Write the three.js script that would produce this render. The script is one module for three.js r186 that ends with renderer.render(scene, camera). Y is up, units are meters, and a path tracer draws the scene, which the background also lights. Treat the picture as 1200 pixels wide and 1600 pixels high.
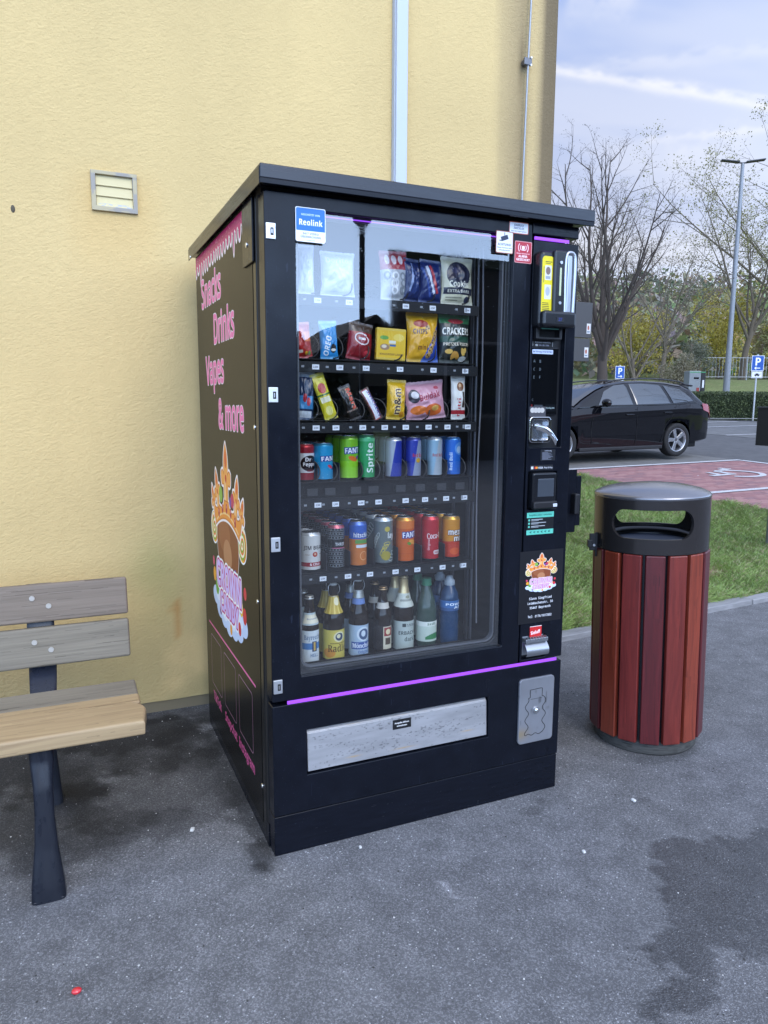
import * as THREE from 'three';
import { RoundedBoxGeometry } from 'three/addons/geometries/RoundedBoxGeometry.js';
import { mergeGeometries, mergeVertices, toCreasedNormals } from 'three/addons/utils/BufferGeometryUtils.js';
import { RectAreaLightUniformsLib } from 'three/addons/lights/RectAreaLightUniformsLib.js';
import { Brush, Evaluator, SUBTRACTION } from 'three-bvh-csg';

// ---------------------------------------------------------------- camera, sky, sun, exposure
const EXPOSURE = 1.27;
const SUN_AZ = 4, SUN_EL = 38, SUN_POWER = 0.9;        // degrees from +z towards +x; degrees up (veiled by high cloud)
const GLOW_NEAR = .9, GLOW_WIDE = 1.0, GLOW_LOW = 2.6, SKY_BASE = 0.58; // brightness round the sun, of the sunny half, of the rest
RectAreaLightUniformsLib.init();
const scene = new THREE.Scene();
const camera = new THREE.PerspectiveCamera(2 * Math.atan(800 / 1129.573) * 180 / Math.PI, 0.75, 0.05, 900);
{
  const yaw = 0.41935, pitch = 0.14527, roll = 0.00584;
  const f = new THREE.Vector3(Math.sin(yaw) * Math.cos(pitch), -Math.sin(pitch), -Math.cos(yaw) * Math.cos(pitch));
  const r = new THREE.Vector3(Math.cos(yaw), 0, Math.sin(yaw)), u = r.clone().cross(f);
  const R = r.clone().multiplyScalar(Math.cos(roll)).addScaledVector(u, Math.sin(roll));
  const U = u.clone().multiplyScalar(Math.cos(roll)).addScaledVector(r, -Math.sin(roll));
  camera.position.set(-0.53102, 1.37135, 1.99679);
  camera.quaternion.setFromRotationMatrix(new THREE.Matrix4().makeBasis(R, U, f.clone().negate()));
}
const rad = Math.PI / 180;
const SUN = new THREE.Vector3(Math.sin(SUN_AZ * rad) * Math.cos(SUN_EL * rad), Math.sin(SUN_EL * rad), Math.cos(SUN_AZ * rad) * Math.cos(SUN_EL * rad));
const renderer = new THREE.WebGLRenderer({ antialias: true });
renderer.toneMapping = THREE.LinearToneMapping;
renderer.toneMappingExposure = EXPOSURE;
renderer.shadowMap.enabled = true;
const sun = new THREE.DirectionalLight(new THREE.Color(1, 0.93, 0.84), SUN_POWER);
sun.position.copy(SUN).multiplyScalar(80);
sun.castShadow = true; sun.shadow.radius = 60;
Object.assign(sun.shadow.camera, { left: -60, right: 60, top: 60, bottom: -60, near: 1, far: 200 });
scene.add(sun, sun.target);

// ---------------------------------------------------------------- numbers and noise
const rngOf = (s) => () => { s = (s + 0x6d2b79f5) | 0; let t = Math.imul(s ^ (s >>> 15), 1 | s); t = (t + Math.imul(t ^ (t >>> 7), 61 | t)) ^ t; return ((t ^ (t >>> 14)) >>> 0) / 4294967296; };
const clamp = (x, a = 0, b = 1) => Math.min(b, Math.max(a, x)), lerp = (a, b, t) => a + (b - a) * t;
const smooth = (a, b, x) => { const t = clamp((x - a) / (b - a)); return t * t * (3 - 2 * t); };
const hash = (x, y, s) => { let h = Math.imul(x, 374761393) ^ Math.imul(y, 668265263) ^ Math.imul(s + 1, 1442695041); h = Math.imul(h ^ (h >>> 13), 1274126177); h ^= h >>> 16; h = Math.imul(h, 2246822519); h ^= h >>> 13; return (h >>> 0) / 4294967296; };
function vnoise(x, y, p, s) {        // value noise, repeating after p cells (p = 0: never)
  const xi = Math.floor(x), yi = Math.floor(y), fx = x - xi, fy = y - yi, u = fx * fx * (3 - 2 * fx), v = fy * fy * (3 - 2 * fy);
  const w = (a) => (p ? ((a % p) + p) % p : a);
  const x0 = w(xi), x1 = w(xi + 1), y0 = w(yi), y1 = w(yi + 1);
  return lerp(lerp(hash(x0, y0, s), hash(x1, y0, s), u), lerp(hash(x0, y1, s), hash(x1, y1, s), u), v);
}
function fbm(x, y, p, s, oct = 4, gain = 0.5) { let a = 0, w = 1, n = 0; for (let i = 0; i < oct; i++) { a += w * vnoise(x, y, p, s + i); n += w; w *= gain; x *= 2; y *= 2; p *= 2; } return a / n; }
const toS = (v) => { v = clamp(v); return v <= 0.0031308 ? v * 12.92 : 1.055 * Math.pow(v, 1 / 2.4) - 0.055; };

// ---------------------------------------------------------------- sky: late-day thin cirrus, bright towards the low sun
{
  const W = 3072, Hh = 1536, data = new Float32Array(W * Hh * 4);
  const n3 = (a) => new THREE.Vector3(...a).normalize();
  const trail = (a, b, lo, hi, width, power, s) => { const A = n3(a), B = n3(b), N = A.clone().cross(B).normalize(), T = N.clone().cross(A); return { A, N, T, span: Math.acos(A.dot(B)), lo, hi, width, power, s }; };
  const trails = [
    trail([.5531, .3838, -.7394], [.7264, .3279, -.604], -.6, 2.2, .0062, .42, 3), trail([.5531, .3838, -.7394], [.689, .3785, -.6181], -.05, 1.5, .0085, .14, 9),
    trail([.6451, .3093, -.6987], [.7208, .3065, -.6217], -.1, 1.4, .0042, .22, 14), trail([.5466, .4405, -.7122], [.6105, .4333, -.663], -.2, .9, .016, .2, 21), trail([.66, .287, -.69], [.735, .297, -.61], 0, 1, .02, .12, 33)];
  for (let row = 0; row < Hh; row++) {
    const up = ((row + .5) / Hh - .5) * Math.PI, y = Math.sin(up), cy = Math.cos(up), el = Math.max(0, up) / rad;
    for (let col = 0; col < W; col++) {
      const o = (row * W + col) * 4;
      if (row < Hh / 2 - 8) { data[o] = .2; data[o + 1] = .2; data[o + 2] = .22; data[o + 3] = 1; continue; }
      const az = ((col + .5) / W - .5) * 2 * Math.PI, x = Math.cos(az) * cy, z = Math.sin(az) * cy;
      const t = smooth(-2, 30, el), t2 = smooth(30, 85, el);
      let r = lerp(lerp(1.12, .37, t), .24, t2), g = lerp(lerp(1.11, .55, t), .37, t2), b = lerp(lerp(1.16, 1.06, t), .86, t2);
      const k = 1 / (Math.max(y, 0) + .16), px = x * k, pz = z * k;
      const wisp = fbm(px * 1.1 + pz * .5 + 7, pz * 3.1 - px * .9, 0, 40, 5), veil = fbm(px * .9 + 3, pz * .9, 0, 60, 4);
      let c = smooth(.46, .74, wisp) * .42 + smooth(.42, .75, veil) * .30;
      for (const q of trails) {
        const d = x * q.N.x + y * q.N.y + z * q.N.z; if (Math.abs(d) > .08) continue;
        const along = Math.atan2(x * q.T.x + y * q.T.y + z * q.T.z, x * q.A.x + y * q.A.y + z * q.A.z) / q.span;
        if (along < q.lo || along > q.hi) continue;
        const n = fbm(along * 14, d * 240, 0, q.s, 4), ends = smooth(q.lo, q.lo + .15, along) * (1 - smooth(q.hi - .3, q.hi, along));
        c += q.power * ends * Math.exp(-((d + (n - .5) * q.width * 1.4) ** 2) / (q.width * (.6 + .4 * n)) ** 2) * (.7 + .9 * n);
      }
      c = clamp(c * smooth(1, 9, el + 4)) * (1 - .6 * smooth(.5, .9, .5 + .5 * (x * Math.sin(SUN_AZ * rad) + z * Math.cos(SUN_AZ * rad))));
      r = lerp(r, 1.22, c); g = lerp(g, 1.22, c); b = lerp(b, 1.28, c);
      const a = Math.acos(clamp(x * SUN.x + y * SUN.y + z * SUN.z, -1, 1)) / rad;
      const side = .5 + .5 * (x * Math.sin(SUN_AZ * rad) + z * Math.cos(SUN_AZ * rad)) / Math.max(cy, .05), low = GLOW_LOW * Math.exp(-((el / 19) ** 2)) * smooth(.12, .86, side);
      const near = GLOW_NEAR * Math.exp(-((a / 26) ** 2)), wide = GLOW_WIDE * Math.exp(-((a / 66) ** 2));
      data[o] = r * SKY_BASE + near * .98 + wide * .73 + low * .40; data[o + 1] = g * SKY_BASE + near * .98 + wide * .87 + low * .74; data[o + 2] = b * SKY_BASE + near + wide * 1.11 + low * 1.32; data[o + 3] = 1;
    }
  }
  const sky = new THREE.DataTexture(data, W, Hh, THREE.RGBAFormat, THREE.FloatType);
  sky.mapping = THREE.EquirectangularReflectionMapping; sky.magFilter = THREE.LinearFilter; sky.needsUpdate = true;
  scene.background = sky; scene.environment = sky;
}

// ---------------------------------------------------------------- textures and materials
function dataTex(w, h, fn, { srgb = true, rx = 1, ry = 1, clampEdges = false } = {}) {
  const d = new Uint8Array(w * h * 4);
  for (let y = 0; y < h; y++) for (let x = 0; x < w; x++) {
    const c = fn(x, y), o = (y * w + x) * 4, a = typeof c === 'number' ? [c, c, c] : c;
    for (let k = 0; k < 3; k++) d[o + k] = Math.round(255 * (srgb ? toS(a[k]) : clamp(a[k])));
    d[o + 3] = 255;
  }
  const t = new THREE.DataTexture(d, w, h, THREE.RGBAFormat);
  t.colorSpace = srgb ? THREE.SRGBColorSpace : THREE.NoColorSpace;
  t.wrapS = t.wrapT = clampEdges ? THREE.ClampToEdgeWrapping : THREE.RepeatWrapping; t.magFilter = THREE.LinearFilter; t.repeat.set(rx, ry); t.needsUpdate = true;
  return t;
}
function print(w, h, draw) {          // flat print: colours as the ink has them
  const c = document.createElement('canvas'); c.width = w; c.height = h;
  const g = c.getContext('2d'); draw(g, w, h);
  const t = new THREE.CanvasTexture(c); t.colorSpace = THREE.SRGBColorSpace; t.wrapS = t.wrapT = THREE.ClampToEdgeWrapping; t.anisotropy = 8;
  return t;
}
const std = (color, roughness = .6, more = {}) => new THREE.MeshStandardMaterial({ color: Array.isArray(color) ? new THREE.Color().setRGB(...color) : color, roughness, ...more });
const phy = (color, roughness = .6, more = {}) => new THREE.MeshPhysicalMaterial({ color: Array.isArray(color) ? new THREE.Color().setRGB(...color) : color, roughness, ...more });
const smudge = dataTex(512, 512, (x, y) => { const a = fbm(x / 32, y / 32, 16, 5, 5), s = vnoise(x / 4, y / 90, 0, 8) > .86 ? .12 : 0; return .62 + .6 * (a - .5) + s * (a - .2); }, { srgb: false });
const dust = dataTex(1024, 1024, (x, y) => { const n = fbm(x / 50, y / 50, 0, 18, 4), s = hash(x, y, 77) > .9985 - .003 * n ? 8 * hash(x, y, 78) : 0, k = vnoise(x / 2.5, y / 70, 0, 79) > .93 && n > .55 ? 1.6 : 0; return (.75 + .5 * n + s * .8 + k) / 9; }, { srgb: false });
const smears = dataTex(512, 768, (x, y) => { const n = fbm(x / 90 + y / 400, y / 160, 0, 900, 3), s = smooth(.52, .72, n) * fbm(x / 7 + y / 30, y / 40, 0, 905, 3), f = smooth(.80, .9, vnoise(x / 26, y / 30, 0, 911)) * (.5 + .5 * Math.sin(Math.hypot(x % 26 - 13, y % 30 - 15) * 1.6)); return .006 + .055 * s + .05 * f + (hash(x, y, 913) > .9985 ? .5 : 0); }, { srgb: false, clampEdges: true });
const M = {
  paint: phy([.006 * 9, .0075 * 9, .0125 * 9], .34, { roughnessMap: smudge, specularIntensity: .42, map: dust }), paintSmooth: phy([.017, .0165, .016], .2, { specularIntensity: .4 }), black: std([.008, .008, .010], .5), blackGloss: phy([.008, .009, .012], .12),
  gap: std([.004, .004, .005], .8), interior: std([.012, .014, .018], .6), tray: phy([.008, .009, .0115], .5, { specularIntensity: .5 }), steel: std([.60, .61, .63], .32, { metalness: 1 }), chrome: std([.80, .81, .83], .10, { metalness: 1 }), alu: std([.72, .74, .77], .38, { metalness: .9 }),
  white: std([.72, .73, .74], .5), rubber: std([.012, .012, .013], .75), coil: std([.012, .012, .014], .3), purple: std([.08, .02, .16], .4, { emissive: new THREE.Color(.33, .07, .95), emissiveIntensity: 1 }),
  glassPane: phy([1, 1, 1], 1, { roughnessMap: smears, transmission: 1, thickness: 0, ior: 2.25, color: new THREE.Color(.95, .97, .97) }), can: std([.78, .79, .80], .26, { metalness: 1 }),
};

// ---------------------------------------------------------------- building helpers
const names = new Map();
const numbered = (n) => { const k = names.get(n) ?? 0; names.set(n, k + 1); return k ? n + '_' + String(k).padStart(3, '0') : n; };
function shade(o) { o.castShadow = true; o.receiveShadow = true; return o; }
function thing(name, label, category, pos = [0, 0, 0], group) {
  const o = new THREE.Group(); o.name = numbered(name); o.position.set(...pos); o.userData = { label, category }; if (group) o.userData.group = group; scene.add(o); return o;
}
function single(name, label, category, geo, m, pos = [0, 0, 0], group) {
  const o = shade(new THREE.Mesh(geo, m)); o.name = numbered(name); o.position.set(...pos); o.userData = { label, category }; if (group) o.userData.group = group; scene.add(o); return o;
}
function setting(name, geo, m, parent = scene) {
  const o = shade(geo ? new THREE.Mesh(geo, m) : new THREE.Group()); o.name = numbered(name); if (parent === scene) o.userData.kind = 'structure'; parent.add(o); return o;
}
function part(name, geo, m, parent, pos, rot) {
  const o = shade(new THREE.Mesh(geo, m)); o.name = name; if (pos) o.position.set(...pos); if (rot) o.rotation.set(...rot); parent.add(o); return o;
}
function copyOf(o, label, pos, group) {
  const c = o.clone(); c.name = numbered(o.name.replace(/_\d{3}$/, '')); c.userData = { ...o.userData, label }; if (group) c.userData.group = group; if (pos) c.position.set(...pos); scene.add(c); return c;
}
const rbox = (w, h, d, r = .003, x = 0, y = 0, z = 0) => new RoundedBoxGeometry(w, h, d, 2, Math.min(r, w / 2.01, h / 2.01, d / 2.01)).translate(x, y, z);
const bx = (x0, x1, y0, y1, z0, z1, r = .003) => rbox(x1 - x0, y1 - y0, z1 - z0, r, (x0 + x1) / 2, (y0 + y1) / 2, (z0 + z1) / 2);
const box = (x0, x1, y0, y1, z0, z1) => new THREE.BoxGeometry(x1 - x0, y1 - y0, z1 - z0).translate((x0 + x1) / 2, (y0 + y1) / 2, (z0 + z1) / 2);
const sheet = (x0, x1, y0, y1, z) => new THREE.PlaneGeometry(x1 - x0, y1 - y0).translate((x0 + x1) / 2, (y0 + y1) / 2, z);
const merge = (list) => { const any = list.some((g) => g.index); return mergeGeometries(any ? list.map((g) => (g.index ? g : idx(g))) : list); };
const idx = (g) => { const n = g.attributes.position.count; g.setIndex([...Array(n).keys()]); return g; };
function rectPath(P, x0, x1, y0, y1, r) { P.moveTo(x0 + r, y0); P.lineTo(x1 - r, y0); P.absarc(x1 - r, y0 + r, r, -Math.PI / 2, 0); P.lineTo(x1, y1 - r); P.absarc(x1 - r, y1 - r, r, 0, Math.PI / 2); P.lineTo(x0 + r, y1); P.absarc(x0 + r, y1 - r, r, Math.PI / 2, Math.PI); P.lineTo(x0, y0 + r); P.absarc(x0 + r, y0 + r, r, Math.PI, Math.PI * 1.5); return P; }
function frameGeo(x0, x1, y0, y1, r, holes, z0, z1, bev = .002) {      // a plate with rounded holes
  const s = rectPath(new THREE.Shape(), x0 + bev, x1 - bev, y0 + bev, y1 - bev, Math.max(r - bev, .0005));
  for (const [a, b, c, d, q] of holes) s.holes.push(rectPath(new THREE.Path(), a - bev, b + bev, c - bev, d + bev, q + bev));
  return new THREE.ExtrudeGeometry(s, { depth: z1 - z0 - 2 * bev, bevelEnabled: true, bevelSize: bev, bevelThickness: bev, bevelSegments: 2, curveSegments: 8 }).translate(0, 0, z0 + bev);
}
function uvBy(geo, f) {        // uv from position and normal
  const p = geo.attributes.position, n = geo.attributes.normal, uv = new Float32Array(p.count * 2);
  for (let i = 0; i < p.count; i++) { const q = f(p.getX(i), p.getY(i), p.getZ(i), n.getX(i), n.getY(i), n.getZ(i)); uv[2 * i] = q[0]; uv[2 * i + 1] = q[1]; }
  geo.setAttribute('uv', new THREE.BufferAttribute(uv, 2)); return geo;
}
const uvBoxed = (geo, s = 1, ox = 0, oy = 0) => uvBy(geo, (x, y, z, nx, ny, nz) => { const ax = Math.abs(nx), ay = Math.abs(ny), az = Math.abs(nz); return ay >= ax && ay >= az ? [x * s + ox, z * s + oy] : ax > az ? [z * s + ox, y * s + oy] : [x * s + ox, y * s + oy]; });
class MB {                     // collects triangles
  constructor() { this.p = []; this.n = []; this.u = []; this.i = []; }
  tube(pts, radii, sides) {
    const up = new THREE.Vector3(), A = new THREE.Vector3(), B = new THREE.Vector3(), T = new THREE.Vector3(), base = this.p.length / 3;
    for (let k = 0; k < pts.length; k++) {
      T.subVectors(pts[Math.min(k + 1, pts.length - 1)], pts[Math.max(k - 1, 0)]).normalize();
      if (!k) up.set(Math.abs(T.y) > .9 ? 1 : 0, Math.abs(T.y) > .9 ? 0 : 1, 0);
      A.crossVectors(up, T).normalize(); B.crossVectors(T, A); up.copy(B);
      for (let s = 0; s < sides; s++) {
        const a = s / sides * 2 * Math.PI, c = Math.cos(a), d = Math.sin(a), x = A.x * c + B.x * d, y = A.y * c + B.y * d, z = A.z * c + B.z * d;
        this.p.push(pts[k].x + x * radii[k], pts[k].y + y * radii[k], pts[k].z + z * radii[k]); this.n.push(x, y, z); this.u.push(s / sides, k);
      }
      if (k) for (let s = 0; s < sides; s++) { const a = base + (k - 1) * sides + s, b = base + (k - 1) * sides + (s + 1) % sides; this.i.push(a, b, b + sides, a, b + sides, a + sides); }
    }
  }
  leaf(c, d, w, l, n) {        // a pointed leaf: centre, direction, width, length, normal
    const b = this.p.length / 3, sx = d.y * n.z - d.z * n.y, sy = d.z * n.x - d.x * n.z, sz = d.x * n.y - d.y * n.x;
    for (const [t, s] of [[0, 0], [.5, .5], [1, 0], [.5, -.5]]) { this.p.push(c.x + d.x * l * t + sx * w * s, c.y + d.y * l * t + sy * w * s, c.z + d.z * l * t + sz * w * s); this.n.push(n.x, n.y, n.z); this.u.push(t, s + .5); }
    this.i.push(b, b + 1, b + 2, b, b + 2, b + 3);
  }
  geo() { const g = new THREE.BufferGeometry(); g.setAttribute('position', new THREE.Float32BufferAttribute(this.p, 3)); g.setAttribute('normal', new THREE.Float32BufferAttribute(this.n, 3)); g.setAttribute('uv', new THREE.Float32BufferAttribute(this.u, 2)); g.setIndex(this.i); return g; }
}
function gridGeo(nu, nv, f, closeU = false) {      // f(u, v) -> [x, y, z]
  const p = [], uv = [], ix = [];
  for (let j = 0; j <= nv; j++) for (let i = 0; i <= nu; i++) { p.push(...f(i / nu, j / nv)); uv.push(i / nu, j / nv); }
  for (let j = 0; j < nv; j++) for (let i = 0; i < nu; i++) { const a = j * (nu + 1) + i, b = a + 1, c = a + nu + 1, d = c + 1; ix.push(a, b, d, a, d, c); }
  const g = new THREE.BufferGeometry(); g.setAttribute('position', new THREE.Float32BufferAttribute(p, 3)); g.setAttribute('uv', new THREE.Float32BufferAttribute(uv, 2)); g.setIndex(ix); g.computeVertexNormals(); return g;
}
const tubeGeo = (pts, r, sides = 8, seg = pts.length * 4) => new THREE.TubeGeometry(new THREE.CatmullRomCurve3(pts.map((p) => new THREE.Vector3(...p))), seg, r, sides);
const lathe = (pts, seg = 32) => new THREE.LatheGeometry(pts.map(([r, y]) => new THREE.Vector2(r, y)), seg);
const disc = (r, h, seg = 24) => new THREE.CylinderGeometry(r, r, h, seg);
function text(g, s, x, y, size, { w, bold = true, font = 'sans-serif', fill = '#fff', stroke, lw = 0, align = 'center', turn = 0 } = {}) {
  g.save(); g.font = (bold ? 'bold ' : '') + size + 'px ' + font; g.textAlign = align; g.textBaseline = 'alphabetic'; g.translate(x, y); g.rotate(turn);
  const m = g.measureText(s).width; if (w) g.scale(w / m, 1);
  if (stroke) { g.strokeStyle = stroke; g.lineWidth = lw; g.lineJoin = 'round'; g.strokeText(s, 0, 0); }
  g.fillStyle = fill; g.fillText(s, 0, 0); g.restore();
}
const rrect = (g, x, y, w, h, r) => { g.beginPath(); g.roundRect(x, y, w, h, r); };
const blob = (g, x, y, rx, ry, fill, turn = 0) => { g.fillStyle = fill; g.beginPath(); g.ellipse(x, y, rx, ry ?? rx, turn, 0, 7); g.fill(); };

// ================================================================ THE LAND
const kerbZ = (x) => -1.329 - .081 * (x - 2.115), depthOf = (x, z) => .407 * (x + .531) + .913 * (1.997 - z);
const plane = (x, z) => -.13 + .0371 * Math.min(depthOf(x, z), 31);
function landY(x, z) {
  const k = kerbZ(x) - z; if (k <= 0) return 0;
  const d = depthOf(x, z);
  let y = x > 6.9 ? plane(x, z) * smooth(0, 2.3, k) : plane(6.9, z) * k / (k + Math.max(0, 6.9 - x)) ;
  if (x <= 6.9) y = Math.max(y, 0);
  y += smooth(31, 42, d) * 2.0 + Math.max(0, d - 42) * .035 + smooth(75, 190, d) * 17;
  return y;
}
const tile = 1024;
// asphalt: stones of 5-9 mm bedded in bitumen
const stones = (() => {
  const cells = 290, h = new Float32Array(tile * tile), tone = new Float32Array(tile * tile), s = cells / tile;
  for (let y = 0; y < tile; y++) for (let x = 0; x < tile; x++) {
    const px = x * s, py = y * s, cx = Math.floor(px), cy = Math.floor(py); let best = 9, second = 9, who = 0;
    for (let j = -1; j < 2; j++) for (let i = -1; i < 2; i++) {
      const a = (cx + i + cells) % cells, b = (cy + j + cells) % cells, dx = cx + i + hash(a, b, 1) - px, dy = cy + j + hash(a, b, 2) - py, d = Math.sqrt(dx * dx + dy * dy) * (.8 + .5 * hash(a, b, 3));
      if (d < best) { second = best; best = d; who = hash(a, b, 4); } else if (d < second) second = d;
    }
    const e = clamp((second - best) * 2.2); h[y * tile + x] = Math.sqrt(e) * (.45 + .55 * who); tone[y * tile + x] = who;
    if (e < .12) tone[y * tile + x] = -1;
  }
  return { h, tone };
})();
const asphaltMap = dataTex(tile, tile, (x, y) => {
  const o = y * tile + x, t = stones.tone[o], f = fbm(x / 64, y / 64, 16, 11, 4);
  const v = t < 0 ? .09 : .118 + .15 * t * t + (t > .994 ? .22 : 0); const a = v * (.72 + .56 * f);
  return [a * 1.0, a * 1.0, a * 1.03];
}, { rx: 1, ry: 1 });
const asphaltBump = dataTex(tile, tile, (x, y) => stones.h[y * tile + x], { srgb: false });
const puddle = [[1.072, .431], [1.217, .42], [1.349, .478], [1.521, .505], [1.75, .55], [1.75, 1.2], [1.25, 1.05], [1.022, .899], [.981, .857], [.947, .819], [.878, .87], [.80, .93], [.707, .969], [.628, .934], [.621, .902], [.716, .885], [.783, .839], [.766, .727], [.89, .692], [1.002, .567]];
const inside = (P, x, y) => { let c = false; for (let i = 0, j = P.length - 1; i < P.length; j = i++) if ((P[i][1] > y) !== (P[j][1] > y) && x < (P[j][0] - P[i][0]) * (y - P[i][1]) / (P[j][1] - P[i][1]) + P[i][0]) c = !c; return c; };
const wet = (x, z) => { const a = (fbm(x * 16, z * 16, 0, 70, 4) - .5) * .13, b = (fbm(x * 16 + 50, z * 16, 0, 71, 4) - .5) * .13; return inside(puddle, x + a, z + b) ? 1 : 0; };
const spot = (x, z, cx, cz, rx, rz) => Math.exp(-(((x - cx) / rx) ** 2 + ((z - cz) / rz) ** 2));
const spots = [[-.03, -.03, .05, .09, .75], [-.055, .025, .034, .03, .75], [-.02, -.3, .04, .25, .5], [-.3, -1.05, .36, .16, .75], [-.12, -.85, .14, .25, .45], [-.42, -.38, .13, .07, .45], [-.28, -.36, .10, .05, .4], [.88, .1, .05, .035, .35], [.94, .06, .03, .02, .35], [1.27, .2, .045, .02, .35], [1.12, .3, .03, .05, .2], [1.3, -.35, .25, .1, .2], [.95, .43, .03, .03, .3], [-.9, -.7, .5, .4, .4], [-.5, -.95, .6, .36, .7], [-.25, -.55, .34, .36, .5], [-.62, -.45, .22, .28, .5], [-.02, -.5, .07, .4, .4], [-.55, -.3, .2, .15, .3], [1.62, -.02, .16, .05, .3]];  // stains; those by the bench, machine side and wall also paint in shade
{
  const xs = [], zs = []; const fill = (a, list) => { for (const [to, n] of list) { const from = a.length ? a.at(-1) : -16; for (let i = a.length ? 1 : 0; i <= n; i++) a.push(from + (to - from) * i / n); } };
  fill(xs, [[-2, 14], [-1.2, 16], [1.9, 190], [4, 30], [22, 18]]); zs.push(-1.31); fill(zs, [[1.3, 150], [3, 20], [13.9, 12]]);
  const nx = xs.length, p = [], uv = [], uv1 = [], col = [], ix = [];
  zs.forEach((z0, j) => xs.forEach((x, i) => {
    const z = z0 + (x > 1.866 ? kerbZ(x) + 1.31 : 0) * clamp((-1 - z0) / .31); p.push(x, 0, z); uv.push(x * .92, z * .92); uv1.push((x - .4) / 1.5, (z - .2) / 1.2);
    let k = .86 + .3 * fbm(x * 1.3 + 9, z * 1.3, 0, 80, 4) + .1 * (fbm(x * 9, z * 9, 0, 84, 3) - .5);
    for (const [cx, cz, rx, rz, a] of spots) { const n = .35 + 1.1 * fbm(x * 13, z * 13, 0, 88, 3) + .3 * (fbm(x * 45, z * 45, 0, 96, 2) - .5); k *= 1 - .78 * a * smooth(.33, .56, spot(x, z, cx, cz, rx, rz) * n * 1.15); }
    k *= 1 - .47 * wet(x, z) * smooth(0, 1, 1);
    const scrape = Math.abs((x - .410) - (z - .36) * -.06) < .007 && z > .28 && z < .44 && fbm(x * 90, z * 60, 0, 93, 2) > .42 ? .9 : 0; k += scrape;
    if (z < -1.12 && x < 1.8) k *= .62; col.push(k * .99, k, k * 1.02);  // band along the wall: older asphalt, with some shade painted in
    if (i && j) { const a = j * nx + i; ix.push(a - nx - 1, a - 1, a, a - nx - 1, a, a - nx); }
  }));
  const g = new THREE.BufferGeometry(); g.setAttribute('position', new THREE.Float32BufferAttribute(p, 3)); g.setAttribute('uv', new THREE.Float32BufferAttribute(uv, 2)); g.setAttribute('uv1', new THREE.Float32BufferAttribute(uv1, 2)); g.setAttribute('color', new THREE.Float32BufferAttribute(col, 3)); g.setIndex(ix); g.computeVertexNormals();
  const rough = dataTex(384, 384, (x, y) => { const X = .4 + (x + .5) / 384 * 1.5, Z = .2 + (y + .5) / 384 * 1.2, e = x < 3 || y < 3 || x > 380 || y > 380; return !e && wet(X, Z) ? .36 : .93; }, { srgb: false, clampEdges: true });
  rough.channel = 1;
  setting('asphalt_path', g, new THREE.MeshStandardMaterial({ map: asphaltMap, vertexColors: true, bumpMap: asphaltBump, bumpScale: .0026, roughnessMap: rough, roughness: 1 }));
}
const lotMap = dataTex(512, 512, (x, y) => { const a = .10 * (.75 + .5 * fbm(x / 32, y / 32, 16, 15, 5)) * (.8 + .4 * hash(x, y, 5)); return [a, a, a * 1.03]; });
function landSheet(x0, x1, z0, z1, nx, nz, lift, scale) { const g = gridGeo(nx, nz, (u, v) => { const x = lerp(x0, x1, u), z = lerp(z1, z0, v); return [x, landY(x, z) + lift, z]; }); const p = g.attributes.position; for (let i = 0; i < p.count; i++) g.attributes.uv.setXY(i, p.getX(i) * scale, p.getZ(i) * scale); return g; }
setting('parking_lane', landSheet(6.95, 23.6, -23, -1.4, 40, 40, 0, .5), std([1.0, 1.0, 1.0], .9, { map: lotMap }));
setting('parking_bay', landSheet(6.97, 11.3, -11, -7.85, 12, 8, .006, .5), std([1.75, 1.72, 1.62], .9, { map: lotMap }));
setting('far_parking_bay', landSheet(16.3, 22.7, -23, -3, 12, 16, .006, .5), std([1.55, 1.55, 1.5], .9, { map: lotMap }));
// open ground to the horizon
const grassMap = dataTex(512, 512, (x, y) => { const f = fbm(x / 64, y / 64, 8, 21, 5), n = fbm(x / 5, y / 5, 102, 25, 2), d = fbm(x / 40 + 3, y / 40, 0, 29, 3); const k = .55 + .9 * n; return [lerp(.12, .19, f) * k, lerp(.165, .22, f) * k * (1 - .12 * d), lerp(.045, .08, f) * k]; });
{
  const g = gridGeo(170, 170, (u, v) => { const q = (t) => Math.sign(t) * (Math.abs(t) * 40 + Math.abs(t) ** 3 * 270), x = q(2 * u - 1) + 8, z = -q(2 * v - 1) - 12; const covered = depthOf(x, z) < 29 ? -.14 : 0; return [x, landY(x, z) + covered - .02, z]; });
  const p = g.attributes.position; for (let i = 0; i < p.count; i++) g.attributes.uv.setXY(i, p.getX(i) * .22, p.getZ(i) * .22);
  setting('ground', g, std([1, 1, 1], 1, { map: grassMap }));
}
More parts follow.
